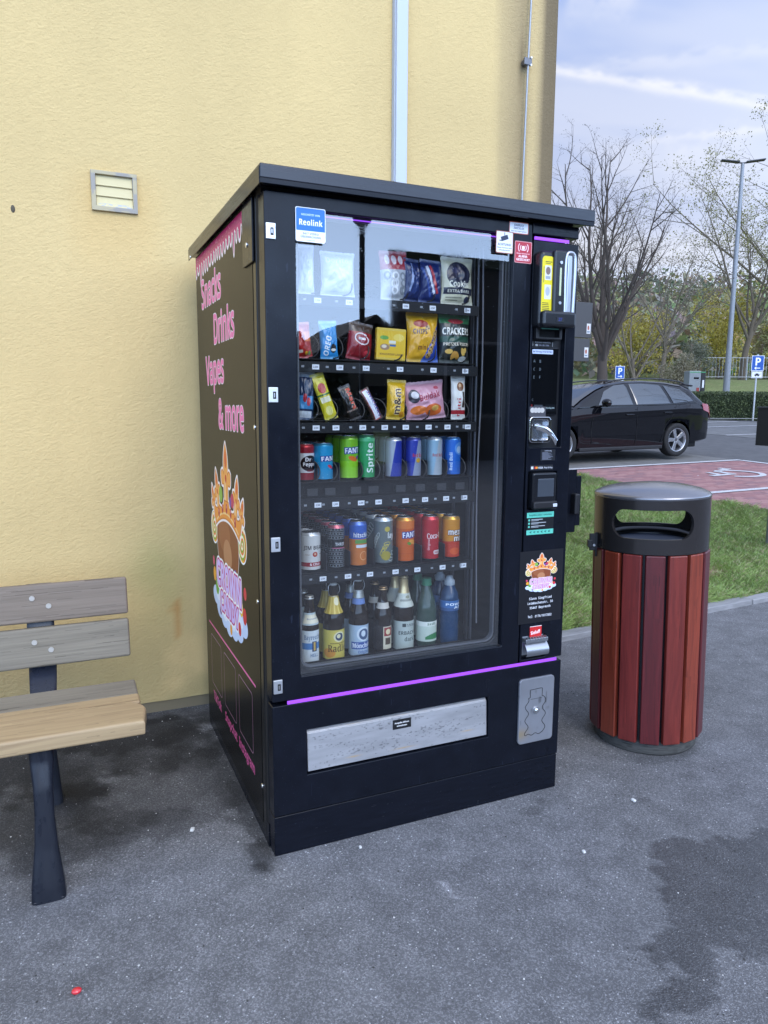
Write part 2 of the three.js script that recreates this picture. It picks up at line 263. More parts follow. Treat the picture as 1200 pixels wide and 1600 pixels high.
// lawn between the kerb and the car park
const soil = (x, z) => spot(x, z, 3.95, -2.25, .5, .22) + spot(x, z, 4.6, -2.9, .35, .2) * .7 + spot(x, z, 2.6, -2.1, .3, .15) * .3;
{
  const g = gridGeo(120, 170, (u, v) => { const x = lerp(1.875, 6.96, u), zf = kerbZ(x) - .10, z = lerp(zf, -13, v * v * .55 + v * .45); return [x, landY(x, z) + .012 + (fbm(x * 3, z * 3, 0, 31, 3) - .5) * .05 * smooth(0, .3, zf - z) * smooth(0, .3, 6.96 - x), z]; });
  const p = g.attributes.position, col = []; for (let i = 0; i < p.count; i++) { const s = clamp(soil(p.getX(i), p.getZ(i)) * 1.3); col.push(lerp(1, 2.1, s), lerp(1, 1.25, s), lerp(1, 2.4, s)); g.attributes.uv.setXY(i, p.getX(i) * .9, p.getZ(i) * .9); }
  g.setAttribute('color', new THREE.Float32BufferAttribute(col, 3));
  setting('lawn', g, std([1, 1, 1], 1, { map: grassMap, vertexColors: true, bumpMap: grassMap, bumpScale: .01 }));
}
{
  const rng = rngOf(77), tufts = [];
  const blades = (n, hh, spread) => { const m = new MB(); for (let k = 0; k < n; k++) { const a = rng() * 6.28, l = hh * (.5 + .8 * rng()), t = .2 + spread * rng(), d = new THREE.Vector3(Math.cos(a) * t, 1, Math.sin(a) * t).normalize(), nn = new THREE.Vector3(-Math.sin(a) * .6, .25, Math.cos(a) * .6).normalize(); const b = new THREE.Vector3(Math.cos(a) * .02 * rng(), 0, Math.sin(a) * .02 * rng()); m.leaf(b, d, .0035 + .003 * rng(), l * .62, nn); m.leaf(b.clone().addScaledVector(d, l * .42), new THREE.Vector3(d.x * 2, d.y * .55, d.z * 2).normalize(), .0032, l * .5, nn); } return m.geo(); };
  const variants = [blades(9, .055, .6), blades(8, .085, .8), blades(7, .045, 1.1)];
  const m = phy([1, 1, 1], .75, { transmission: .25, thickness: 0, side: THREE.DoubleSide });
  const lists = [[], [], []];
  for (let k = 0; k < 62000; k++) {
    const x = 1.9 + 5.02 * rng(), v = rng(), zf = kerbZ(x) - .11, z = lerp(zf, -12.5, v * v * .8 + v * .2); const s = soil(x, z); if (s > .25 && rng() < s * 1.4) continue;
    const patch = fbm(x * 1.7, z * 1.7, 0, 55, 3); const type = patch > .56 ? 1 : rng() < .25 ? 2 : 0; lists[type].push([x, z, rng() * 6.28, (.6 + .8 * rng()) * (.75 + .6 * patch), patch, rng()]);
  }
  const root = new THREE.Group(); root.name = 'grass'; root.userData = { label: 'short green grass with paler blades covering the lawn behind the kerb', category: 'grass', kind: 'stuff' }; scene.add(root);
  lists.forEach((list, t) => {
    const o = new THREE.InstancedMesh(variants[t], m, list.length), A = new THREE.Matrix4(), q = new THREE.Quaternion(), c = new THREE.Color();
    list.forEach(([x, z, a, s, patch, r], i) => { q.setFromAxisAngle(new THREE.Vector3(0, 1, 0), a); A.compose(new THREE.Vector3(x, landY(x, z) + .005 + (fbm(x * 3, z * 3, 0, 31, 3) - .5) * .05 * smooth(0, .3, kerbZ(x) - .1 - z) * smooth(0, .3, 6.96 - x), z), q, new THREE.Vector3(s, s, s)); o.setMatrixAt(i, A); const dry = r < .16 ? 1 : 0, y = patch * .6 + r * .4; c.setRGB(dry ? .50 : lerp(.18, .38, y), dry ? .46 : lerp(.31, .50, y), dry ? .25 : lerp(.08, .14, y)); const dk = .50 + .58 * fbm(x * .9 + 40, z * .9, 0, 57, 3) + .3 * (r - .5); c.multiplyScalar(dk); o.setColorAt(i, c); });
    o.name = 'blades'; o.userData = { kind: 'stuff' }; shade(o); root.add(o);
  });
}
// kerb of edging stones
{
  const kerb = setting('kerb'), m = [0, 1, 2].map((k) => std([.30 + .03 * k, .30 + .03 * k, .31 + .03 * k], .9, { map: dataTex(128, 128, (x, y) => .75 + .5 * (fbm(x / 12, y / 12, 0, 200 + k, 4) - .3), {}) }));
  for (let k = 0; k < 8; k++) { const x0 = 1.87 + k * 1.0, x1 = x0 + .993, z = (kerbZ(x0) + kerbZ(x1)) / 2; const o = part('kerb_stone', rbox(x1 - x0, .2, .095, .008), m[k % 3], kerb, [(x0 + x1) / 2, -.1 + .035 + .003 * (k % 2), z - .048], [0, Math.atan(.081), 0]); }
}
// red block paving of the disabled bay, with its painted lines
{
  const paving = setting('brick_paving'), X0 = 6.98, X1 = 11.3, Z0 = -7.84, Z1 = -3.0, L = .2, Wd = .1, up = new THREE.Vector3(-.0151, 1, .0339).normalize(), q = new THREE.Quaternion().setFromUnitVectors(new THREE.Vector3(0, 1, 0), up);
  part('brick_bed', landSheet(X0, X1, Z0, Z1, 6, 6, .003, 1), std([.09, .075, .07], 1), paving);
  const mats = [[.34, .17, .165], [.30, .15, .15], [.37, .20, .19], [.27, .15, .155]].map((c) => std(c, .88)), geo = rbox(L - .005, .05, Wd - .005, .003), rng = rngOf(5), all = [];
  for (let r = 0, z = Z1 - Wd / 2; z > Z0; z -= Wd, r++) for (let x = X0 + (r % 2 ? L / 2 : 0) + L / 2; x < X1; x += L) all.push([x, z]);
  all.sort((a, b) => depthOf(...a) - depthOf(...b));
  const seen = all.filter(([x, z]) => { const a = Math.atan2(x + .531, 1.997 - z) / rad; return a > 37.5 && a < 52.5; }), first = new Set(seen.slice(0, 300)), rest = [[], [], [], []];
  for (const b of all) { const [x, z] = b, y = landY(x, z) - .017 + (rng() - .5) * .003, k = Math.floor(rng() * 4); if (first.has(b)) { const o = part('brick', geo, mats[k], paving, [x, y, z]); o.quaternion.copy(q); } else rest[k].push(geo.clone().applyQuaternion(q).translate(x, y, z)); }
  const g = rest.flat(), col = []; const mg = merge(g); rest.forEach((list, k) => list.forEach((e) => { const c = mats[k].color; for (let i = 0; i < e.attributes.position.count; i++) col.push(c.r, c.g, c.b); })); mg.setAttribute('color', new THREE.Float32BufferAttribute(col, 3));
  const far = part('brick', mg, std([1, 1, 1], .88, { vertexColors: true }), paving); far.userData.kind = 'stuff';
}
const linePaint = std([.62, .62, .64], .8, { map: dataTex(128, 128, (x, y) => (fbm(x / 6, y / 6, 0, 300, 4) > .3 ? .95 : .6)) });
{
  const strip = (x0, x1, z0, z1) => landSheet(x0, x1, z0, z1, Math.max(2, Math.round((x1 - x0) * 2)), Math.max(2, Math.round((z1 - z0) * 2)), .017, 1.5);
  const stripe = (n, x0, x1, z0, z1) => setting(n, strip(x0, x1, z0, z1), linePaint);
  stripe('painted_line', 7.0, 11.3, -7.92, -7.80); stripe('painted_line', 7.38, 11.3, -5.12, -5.0); stripe('painted_line', 11.2, 11.32, -7.79, -5.13);
  stripe('painted_line', 16.3, 22.4, -12.6, -12.48); stripe('painted_line', 16.3, 22.4, -15.4, -15.28); stripe('painted_line', 16.3, 22.4, -17.4, -17.28);
  // wheelchair sign painted flat on the bricks
  const S = [], bar = (x0, y0, x1, y1, w) => { const d = Math.hypot(x1 - x0, y1 - y0), nx = -(y1 - y0) / d * w / 2, ny = (x1 - x0) / d * w / 2, s = new THREE.Shape(); s.moveTo(x0 + nx, y0 + ny); s.lineTo(x1 + nx, y1 + ny); s.lineTo(x1 - nx, y1 - ny); s.lineTo(x0 - nx, y0 - ny); return s; };
  const ring = (cx, cy, r, w, a0, a1) => { const s = new THREE.Shape(); s.absarc(cx, cy, r + w / 2, a0, a1, false); s.absarc(cx, cy, r - w / 2, a1, a0, true); return s; };
  S.push(ring(0, -.12, .36, .09, Math.PI * .72, Math.PI * 2.02), bar(-.06, .42, -.02, -.05, .10), bar(-.05, -.02, .30, -.04, .10), bar(.28, -.02, .48, -.46, .10), bar(.44, -.46, .6, -.40, .09), bar(-.02, .2, .25, .18, .08)); const head = new THREE.Shape(); head.absarc(-.06, .56, .09, 0, 7); S.push(head);
  const list = S.map((s) => new THREE.ExtrudeGeometry(s, { depth: .003, bevelEnabled: false, curveSegments: 20 }));
  const g = merge(list); g.rotateX(-Math.PI / 2); g.rotateY(Math.PI / 2); g.scale(1.15, 1, 1.05);
  const p = g.attributes.position, cx = 9.35, cz = -6.4; for (let i = 0; i < p.count; i++) { const x = p.getX(i) + cx, z = p.getZ(i) + cz; p.setXYZ(i, x, landY(x, z) + .016 + p.getY(i), z); } g.computeVertexNormals();
  setting('painted_wheelchair_sign', g, linePaint);
}

// ================================================================ THE YELLOW BUILDING
const stuccoH = (x, y) => { const a = fbm(x / 3.2, y / 3.2, 320, 401, 3), b = fbm((x + y * .7 + 30 * vnoise(x / 60, y / 60, 0, 3)) / 14, (y - x * .35) / 5.5, 0, 405, 3), c = fbm(x / 15, y / 15, 68, 409, 2); return clamp(.40 * a + .38 * b + .22 * c); };
const stuccoTile = (() => { const n = 1024, h = new Float32Array(n * n); for (let y = 0; y < n; y++) for (let x = 0; x < n; x++) { const bl = (q) => Math.abs(q); const e = Math.min(x, n - 1 - x, y, n - 1 - y), k = smooth(0, 60, e); h[y * n + x] = lerp(.40 * fbm(x / 3.2, y / 3.2, 320, 401, 3) + .19 + .22 * fbm(x / 15, y / 15, 68, 409, 2), stuccoH(x, y), k); } return h; })();
const WALLZ = -1.242, WX = 1.862;
{
  const b = thing('yellow_building', 'building with yellow textured render behind the black vending machine', 'building', [0, 0, 0]);
  const prof = []; for (let x = -9; x < -2; x += .5) prof.push([x, WALLZ]); for (let x = -2; x < WX - .035; x += .028) prof.push([x, WALLZ]); for (let k = 0; k <= 8; k++) { const a = k / 8 * Math.PI / 2; prof.push([WX - .03 + .03 * Math.sin(a), WALLZ - .03 + .03 * Math.cos(a)]); } for (let z = WALLZ - .06; z > -14; z -= z > -2 ? .06 : .8) prof.push([WX, z]); prof.push([WX, -14], [-9, -14], [-9, WALLZ]);
  const ys = []; for (let y = .05; y < 3.6; y += .03) ys.push(y); ys.push(4.2, 5, 5.6);
  const p = [], uv = [], col = [], ix = []; let s = 0;
  prof.forEach(([x, z], i) => {
    if (i) s += Math.hypot(x - prof[i - 1][0], z - prof[i - 1][1]);
    ys.forEach((y, j) => {
      const nn = (fbm(x * 2.2 + z, y * 2.2, 0, 420, 4) - .5); p.push(x, y + (j === 0 ? .006 * (vnoise(s * 8, 0, 0, 433) - .5) : 0), z); uv.push(s / 1.5, y / 1.5);
      let k = 1 + .14 * nn + .05 * (fbm(x * 16, y * .6, 0, 425, 3) - .5), r = 1, g = 1, bl = 1;
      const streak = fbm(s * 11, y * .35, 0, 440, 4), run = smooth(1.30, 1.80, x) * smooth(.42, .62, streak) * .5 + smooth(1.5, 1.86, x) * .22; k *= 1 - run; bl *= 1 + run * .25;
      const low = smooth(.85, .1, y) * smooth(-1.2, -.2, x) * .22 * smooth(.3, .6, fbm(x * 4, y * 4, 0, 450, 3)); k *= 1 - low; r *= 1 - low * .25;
      const moss = spot(x, y, -.17, .62, .12, .2) * .22 * (0.6 + .8 * fbm(x * 9, y * 9, 0, 455, 3)); r *= 1 - moss; g *= 1 - moss * .6; bl *= 1 - moss;
      const rn = fbm(x * 60, y * 25, 0, 460, 3), rust = (smooth(.25, .6, spot(x, y, -.105, .475, .022, .045) * (.5 + rn)) + smooth(.25, .6, spot(x, y, -.093, .40, .008, .08) * (.5 + rn))) * .34; g *= 1 - rust * .6; bl *= 1 - rust; k *= 1 - rust * .2;
      const vent = smooth(.16, .02, Math.max(Math.abs(x + .28) - .07, 0)) * smooth(1.78, 2.1, y) * smooth(2.35, 2.2, y) * .075; g *= 1 - vent * .55; bl *= 1 - vent * 1.3;
      const wire = spot(x, y, 1.645, 3.05, .012, .12) * .45; k *= 1 - wire;
      col.push(k * r, k * g, k * bl); const ny = ys.length; if (i && j) { const a = i * ny + j; ix.push(a - ny - 1, a - 1, a, a - ny - 1, a, a - ny); }
    });
  });
  const g = new THREE.BufferGeometry(); g.setAttribute('position', new THREE.Float32BufferAttribute(p, 3)); g.setAttribute('uv', new THREE.Float32BufferAttribute(uv, 2)); g.setAttribute('color', new THREE.Float32BufferAttribute(col, 3)); g.setIndex(ix); g.computeVertexNormals();
  const map = dataTex(1024, 1024, (x, y) => { const h = stuccoTile[y * 1024 + x], f = .93 + .14 * h; return [.645 * f, .480 * f, .222 * f]; });
  part('wall', g, new THREE.MeshStandardMaterial({ map, vertexColors: true, bumpMap: dataTex(1024, 1024, (x, y) => stuccoTile[y * 1024 + x], { srgb: false }), bumpScale: .0036, roughness: .95 }), b);
  part('plinth', box(-8.98, WX - .02, 0, .12, -13.98, WALLZ - .007), std([.20, .17, .11], .95), b);
  part('roof', bx(-9.15, WX + .1, 5.6, 5.75, -14.1, WALLZ + .1, .02), std([.08, .07, .065], .8), b);
}
// white cable duct, lightning conductor, vent
{
  const t = thing('cable_duct', 'white vertical cable duct fixed to the yellow wall above the vending machine', 'cable duct', [.97, 0, WALLZ]);
  part('duct_base', bx(-.031, .031, .12, 5.5, 0, .030, .003), std([.44, .48, .55], .45), t); part('duct_lid', bx(-.026, .031, .12, 5.5, .030, .042, .004), std([.50, .545, .625], .4), t);
  const w = thing('lightning_conductor', 'thin grey lightning conductor wire running down the yellow wall near its corner', 'cable', [1.665, 0, WALLZ + .022]);
  part('wire', merge([tubeGeo([[.02, 5.5, 0], [.006, 3.4, 0], [-.004, 3.05, .004], [-.012, 2.4, 0], [-.02, 1, 0], [-.02, .1, 0]], .0048, 8, 60)]), std([.33, .35, .38], .45, { metalness: .6 }), w);
  const c = part('wire_clamp', merge([disc(.017, .02, 16).rotateX(Math.PI / 2).translate(-.012, 3.045, -.008), bx(-.03, .014, 3.028, 3.062, .0, .012, .003)]), std([.16, .16, .17], .4, { metalness: .7 }), w); for (const y of [3.064, 3.03]) part('clamp_screw', disc(.005, .008, 8).rotateX(Math.PI / 2), M.steel, c, [.007, y, .012]);
}
{
  const t = thing('wall_vent', 'small square vent with three yellow louvres in a weathered grey frame on the wall', 'vent', [-.282, 2.214, WALLZ]);
  const worn = dataTex(128, 128, (x, y) => { const n = fbm(x / 9, y / 9, 0, 500, 5); return n > .53 ? [.34, .32, .28] : [.48, .42, .27]; });
  part('frame', frameGeo(-.087, .087, -.076, .076, .002, [[-.070, .070, -.058, .062, .001]], -.01, .014, .0015), std([1, 1, 1], .8, { map: worn }), t);
  const ym = dataTex(128, 128, (x, y) => { const n = fbm(x / 10, y / 10, 0, 510, 4), w = y < 40 ? smooth(.5, .62, n) : 0; return [lerp(.66, .44, w), lerp(.57, .46, w), lerp(.32, .48, w)]; });
  for (let k = 0; k < 3; k++) part('louvre', rbox(.139, .042, .006, .002), k === 2 ? std([1, 1, 1], .7, { map: ym }) : std([.64, .55, .31], .7), t, [0, .041 - k * .040, .001], [-.18, 0, 0]);
  part('backing', box(-.072, .072, -.06, .064, -.012, -.006), M.gap, t);
  single('screw_hole', 'small dark screw hole with a chip of render left of the wall vent', 'hole', new THREE.SphereGeometry(.011, 12, 8).scale(.7, 1.3, .35), std([.10, .085, .06], .9), [-.652, 2.112, WALLZ]);
}

// ================================================================ THE VENDING MACHINE
// the shop's emblem: crown, round brown shape, lollipops, lettering on a cloud
function emblem(g, x, y, w, h) {
  g.save(); g.translate(x, y); g.scale(w / 600, h / 685);
  for (const [cx, cy] of [[70, 330], [535, 320]]) { blob(g, cx, cy, 66, 66, '#fff'); blob(g, cx, cy, 60, 60, '#f2b63c'); g.lineWidth = 9; for (let k = 0; k < 3; k++) { g.strokeStyle = ['#e8743a', '#8fae3c', '#fff0c8'][k]; g.beginPath(); for (let a = 0; a < 14; a += .3) g.lineTo(cx + Math.cos(a + k * 2.1) * a * 4, cy + Math.sin(a + k * 2.1) * a * 4); g.stroke(); } }
  g.fillStyle = '#8a4b2e'; g.strokeStyle = '#f4e3d8'; g.lineWidth = 10; g.beginPath(); g.ellipse(300, 365, 180, 150, 0, 0, 7); g.stroke(); g.fill(); blob(g, 250, 335, 100, 66, '#9c5c3a'); blob(g, 300, 400, 70, 56, '#b9805a');
  const fleur = (cx, by, h, tilt) => { g.save(); g.translate(cx, by); g.rotate(tilt); g.beginPath(); g.moveTo(-.13 * h, 0); g.quadraticCurveTo(-.10 * h, -.35 * h, -.15 * h, -.42 * h); g.quadraticCurveTo(-.34 * h, -.36 * h, -.31 * h, -.58 * h); g.quadraticCurveTo(-.20 * h, -.66 * h, -.13 * h, -.56 * h); g.quadraticCurveTo(-.17 * h, -.82 * h, 0, -h); g.quadraticCurveTo(.17 * h, -.82 * h, .13 * h, -.56 * h); g.quadraticCurveTo(.20 * h, -.66 * h, .31 * h, -.58 * h); g.quadraticCurveTo(.34 * h, -.36 * h, .15 * h, -.42 * h); g.quadraticCurveTo(.10 * h, -.35 * h, .13 * h, 0); g.closePath(); };
  const spikes = [[300, 250, 250, 0], [165, 268, 170, -.28], [435, 268, 170, .28], [100, 285, 130, -.5], [500, 285, 130, .5]];
  const band = () => { g.beginPath(); g.moveTo(105, 315); g.quadraticCurveTo(80, 270, 85, 240); g.quadraticCurveTo(130, 262, 180, 232); g.quadraticCurveTo(240, 250, 262, 205); g.lineTo(338, 205); g.quadraticCurveTo(360, 250, 420, 232); g.quadraticCurveTo(470, 262, 515, 240); g.quadraticCurveTo(520, 270, 495, 315); g.quadraticCurveTo(300, 225, 105, 315); g.closePath(); };
  g.lineJoin = 'round'; for (const q of spikes) { fleur(...q); g.strokeStyle = '#fdf3ee'; g.lineWidth = 22; g.stroke(); g.restore(); } band(); g.strokeStyle = '#fdf3ee'; g.lineWidth = 22; g.stroke();
  for (const [cx, by, h, t] of spikes) { fleur(cx, by, h, t); g.fillStyle = '#f2a552'; g.fill(); g.strokeStyle = '#cf7a34'; g.lineWidth = 5; g.stroke(); blob(g, -.05 * h, -.3 * h, .035 * h, .2 * h, '#fbd59a'); blob(g, 0, -.78 * h, .065 * h, .13 * h, '#e0623f'); blob(g, 0, -.50 * h, .05 * h, .06 * h, '#c8402e'); g.restore(); }
  band(); g.fillStyle = '#f0973f'; g.fill(); g.strokeStyle = '#cf7a34'; g.lineWidth = 5; g.stroke(); g.strokeStyle = '#fbd08c'; g.lineWidth = 7; g.beginPath(); g.moveTo(118, 296); g.quadraticCurveTo(300, 205, 482, 296); g.stroke();
  for (const [cx, cy] of [[165, 262], [232, 240], [300, 232], [368, 240], [435, 262]]) { blob(g, cx, cy, 13, 18, '#b02a3a'); blob(g, cx - 3, cy - 6, 4, 6, '#f0b0a8'); }
  blob(g, 205, 190, 30, 30, '#8db54a'); blob(g, 400, 192, 26, 26, '#c3365a'); blob(g, 365, 200, 18, 18, '#7a4a9a');
  for (const [cx, cy, r] of [[70, 600, 60], [140, 635, 62], [215, 655, 58], [300, 662, 62], [385, 655, 58], [460, 635, 62], [530, 600, 60], [300, 600, 120], [180, 590, 90], [420, 590, 90]]) blob(g, cx, cy, r, r * .62, '#cfe0fa');
  for (const [cx, cy, r] of [[110, 590, 40], [230, 640, 40], [360, 640, 42], [480, 595, 42]]) blob(g, cx, cy, r, r * .55, '#eaf2ff');
  for (const [cx, cy, r, c] of [[50, 520, 26, '#f0a63a'], [95, 560, 30, '#6ea843'], [500, 545, 26, '#f0c044'], [548, 560, 26, '#d5323f'], [470, 625, 22, '#d5323f'], [150, 640, 18, '#7a4a9a'], [330, 668, 18, '#f0a63a'], [36, 470, 18, '#d0486a'], [560, 480, 20, '#d8404a'], [420, 455, 24, '#7b4ba0']]) blob(g, cx, cy, r, r * 1.1, c);
  for (const [s, yy, ww, size] of [['CROWN', 545, 420, 130], ['CANDY', 632, 310, 96]]) { text(g, s, 300, yy, size, { w: ww, fill: '#fff', stroke: '#fff', lw: 34 }); text(g, s, 300, yy, size, { w: ww, fill: '#c8427e', stroke: '#c8427e', lw: 20 }); text(g, s, 300, yy, size, { w: ww, fill: '#dcc4f6', stroke: '#dcc4f6', lw: 6 }); }
  g.restore();
}
const vm = thing('vending_machine', 'tall black vending machine with a glass door full of snacks and drinks', 'vending machine');
{
  const B = M.paint;
  // cabinet: left panel with its print, right side, back, floor, top
  const panel = (name, g, m = B) => part(name, g, m, vm);
  const side = panel('side_panel', bx(-.002, .018, .02, 1.955, -1.056, -.088, .004), M.paintSmooth);
  const art = print(920, 1900, (g, w, h) => {          // 1000 px to the metre, back edge of the panel at the left
    g.fillStyle = '#1d1c1b'; g.fillRect(0, 0, w, h);
    const X = (z) => (z + 1.045) * 1000, Y = (y) => (1.945 - y) * 1000, rng = rngOf(12);
    const drip = (off, c, grow) => { g.fillStyle = c; g.beginPath(); g.moveTo(0, 0); g.lineTo(0, 42 + off); let x = 0; const r2 = rngOf(12); while (x < 840) { const wd = 20 + 16 * r2(), l = 22 + (r2() > .6 ? 60 * r2() + 20 : 16 * r2()), b = 40 + off; g.lineTo(x + 4 - grow, b); g.bezierCurveTo(x + 6 - grow, b + l * 1.3 + grow, x + wd - 2 + grow, b + l * 1.3 + grow, x + wd + grow, b); g.quadraticCurveTo(x + wd + 8, b - 14, x + wd + 16, b); x += wd + 16; } g.lineTo(840, 0); g.closePath(); g.fill(); };
    drip(7, '#f6e8ee', 7); drip(0, '#c23a74', 0); g.fillStyle = '#b03068'; g.fillRect(0, 0, 840, 26); for (let k = 0; k < 60; k++) blob(g, rng() * 830, rng() * 40, 3, 2, '#d97fa4');
    const word = (s, z0, z1, y) => { const x = X((z0 + z1) / 2), yy = Y(y), ww = (z1 - z0) * 1000; text(g, s, x, yy, 138, { w: ww, bold: false, fill: '#e9d8de', stroke: '#f3e4ea', lw: 14 }); text(g, s, x, yy, 138, { w: ww, bold: false, fill: '#f27bb0', stroke: '#f27bb0', lw: 8 }); };
    word('Snacks', -.94, -.57, 1.742); word('Drinks', -.722, -.376, 1.594); word('Vapes', -.885, -.555, 1.452); word('& more', -.672, -.27, 1.291);
    emblem(g, X(-.875), Y(1.238), 605, 690);
    g.strokeStyle = '#e56c9f'; g.lineWidth = 9; g.beginPath(); g.moveTo(X(-.98), Y(.479)); g.lineTo(X(-.19), Y(.479)); g.stroke();
    g.lineWidth = 3; g.strokeStyle = '#b9849a'; for (const [z, s] of [[-.945, 'TikTok'], [-.69, 'Snapchat'], [-.44, 'Instagram']]) { rrect(g, X(z), Y(.435), 200, 210, 14); g.stroke(); text(g, s, X(z) + 100, Y(.16), 50, { w: s.length * 26, bold: false, fill: '#d95f92', stroke: '#d95f92', lw: 4 }); }
  });
  const pg = new THREE.PlaneGeometry(.92, 1.9).rotateY(-Math.PI / 2).translate(-.0032, .995, -.585);
  part('printed_film', pg, phy([1, 1, 1], .26, { map: art, specularIntensity: .16 }), vm);
  panel('front_post', bx(.0, .04, .02, 1.955, -.086, -.064, .003), M.gap);
  panel('right_side', bx(1.034, 1.052, .02, 1.955, -1.056, -.07, .004)); panel('rear_panel', bx(.02, 1.032, .02, 1.955, -1.056, -1.04)); panel('cabinet_top', bx(.02, 1.032, 1.937, 1.955, -1.038, -.07));
  panel('corner_bracket', bx(-.010, -.0035, 1.775, 1.955, -.215, -.095, .002), B);
  // plinth and lower front
  panel('plinth', bx(.001, 1.051, 0, .128, -1.05, -.002, .003)); panel('plinth_side', bx(-.0015, .0005, .0, .075, -1.05, -.06, .0005));
  panel('lower_front', frameGeo(0, 1.052, .131, .484, .004, [[.106, .756, .248, .394, .002]], -.05, 0));
  panel('delivery_recess', box(.09, .77, .235, .41, -.052, -.046), M.gap);
  const zinc = dataTex(256, 256, (x, y) => { const a = fbm(x / 40, y / 40, 0, 610, 4), sc = fbm(x / 3, y / 9, 0, 616, 3), e = smooth(.6, .75, sc) * smooth(.45, .6, fbm(x / 60, y / 30, 0, 620, 3)); const r = spot(x, y, 60, 40, 9, 6) + spot(x, y, 130, 30, 14, 5) + spot(x, y, 225, 60, 8, 5), v = .46 + .22 * (a - .5) - .2 * e; return [v + .12 * r, v * 1.01 - .02 * r, v * 1.05 - .2 * r]; });
  const zm = std([1, 1, 1], .42, { map: zinc, metalness: .55 });
  const flap = part('delivery_flap', merge([rbox(.642, .122, .006, .002), rbox(.642, .024, .005, .002).rotateX(-.7).translate(0, .069, -.008)]), zm, vm, [.431, .316, -.010], [-.05, 0, 0]);
  part('flap_notice', sheet(-.033, .033, -.016, .016, 0), std([1, 1, 1], .5, { map: print(132, 64, (g) => { g.fillStyle = '#0b0c10'; rrect(g, 0, 0, 132, 64, 12); g.fill(); text(g, 'Ausgabe öffnen', 66, 28, 15, { w: 104 }); text(g, 'entnehmen', 66, 48, 14, { w: 74 }); }) }), flap, [.0, .036, .0036]);
  // lock plate with its wavy key cover and bolt
  const lp = part('lock_plate', frameGeo(.873, 1.019, .199, .437, .014, [], 0.0005, .010, .002), std([.60, .62, .66], .42, { map: zinc, metalness: .5 }), vm);
  { const pts = []; for (let k = 0; k <= 60; k++) { const t = k / 60, y = .395 - .165 * t; pts.push([.918 - (t > .18 ? .012 + .007 * Math.sin(t * 21) : 0), y]); } for (let k = 0; k <= 14; k++) pts.push([.918 - .012 + k / 14 * .068, .230 + .003 * Math.sin(k)]); for (let k = 60; k >= 0; k--) { const t = k / 60, y = .395 - .165 * t; pts.push([.968 + (t > .18 ? .010 + .007 * Math.sin(t * 21 + 2) : 0), y]); } pts.push([.918, .395]);
    part('key_slit', tubeGeo(pts.map(([x, y]) => [x, y, .0102]), .0011, 5, 260), M.gap, lp); part('key_cover_line', bx(.92, .966, .360, .3612, .010, .0106, .0003), M.gap, lp); part('bolt', merge([disc(.012, .006, 20).rotateX(Math.PI / 2).translate(.944, .318, .012), new THREE.SphereGeometry(.008, 14, 10).scale(1, 1, .6).translate(.944, .318, .015)]), M.chrome, lp); }
  // door with its window
  const door = part('door', frameGeo(.0, .869, .497, 1.945, .006, [[.089, .799, .567, 1.905, .004]], -.062, 0, .003), B, vm);
  part('window_bezel', frameGeo(.084, .803, .562, 1.909, .004, [[.098, .786, .578, 1.899, .034]], -.060, -.022, .002), phy([.02, .022, .027], .25), door);
  part('window_seal', frameGeo(.098, .786, .578, 1.899, .034, [[.1045, .7795, .5845, 1.8925, .029]], -.050, -.030, .002), std([.09, .095, .11], .4), door);
  part('window_pane', sheet(.090, .798, .568, 1.904, -.013), M.glassPane, door);
  part('door_edge', merge([bx(.8700, .8735, .5, 1.94, -.06, -.012, .001)]), M.gap, vm);
  for (const y of [1.839, 1.401, .975, .546]) { const hg = part('hinge', bx(.004, .031, y - .021, y + .021, -.002, .005, .0015), M.alu, door); part('hinge_slot', merge([bx(.016, .025, y - .011, y + .009, .0048, .0058, .0003)]), M.gap, hg); part('hinge_pin', merge([bx(.0185, .0215, y - .007, y + .005, .0055, .0072, .0008)]), M.steel, hg); }
  // header and roof
  panel('header', bx(.872, 1.052, 1.915, 1.952, -.06, -.001, .003)); panel('header_gap', box(.0, 1.05, 1.945, 1.961, -.09, -.03), M.gap);
  panel('roof', merge([bx(-.019, 1.083, 1.962, 2.0, -1.109, .039, .004)]), phy([.016, .018, .026], .36, { roughnessMap: smudge }));
  panel('roof_trim', merge([bx(-.021, -.0185, 1.948, 1.992, -1.105, .036, .001), bx(-.019, 1.08, 1.950, 1.963, .030, .0385, .001)]), B);
  // violet light strips; the inner top one stands in for a violet reflection
  const strip = (x0, x1, y0, y1, z) => { part('glow_strip', bx(x0, x1, y0, y1, z - .004, z + .001, .001), M.purple, vm); const l = new THREE.RectAreaLight(new THREE.Color(.35, .08, 1), .9, x1 - x0, y1 - y0); l.position.set((x0 + x1) / 2, (y0 + y1) / 2, z + .004); l.lookAt((x0 + x1) / 2, (y0 + y1) / 2, z + 1); vm.add(l); };
  strip(.046, 1.030, .4855, .4955, .001); strip(.878, 1.012, 1.8985, 1.908, .0); strip(.17, .79, 1.8965, 1.8995, -.019);
  // payment column
  const col = part('payment_panel', frameGeo(.875, 1.052, .4985, 1.897, .004, [[.884, 1.012, 1.238, 1.855, .003], [.884, 1.003, 1.03, 1.158, .003], [.882, .982, .506, .588, .003]], -.03, 0, .002), B, vm);
  part('panel_back', box(.876, 1.03, .5, 1.88, -.033, -.022), std([.010, .011, .014], .4), col);
  const printed = (name, x0, x1, y0, y1, z, w, h, draw, parent = vm, rough = .4) => part(name, sheet(x0, x1, y0, y1, z), phy([1, 1, 1], rough, { map: print(w, h, draw) }), parent);
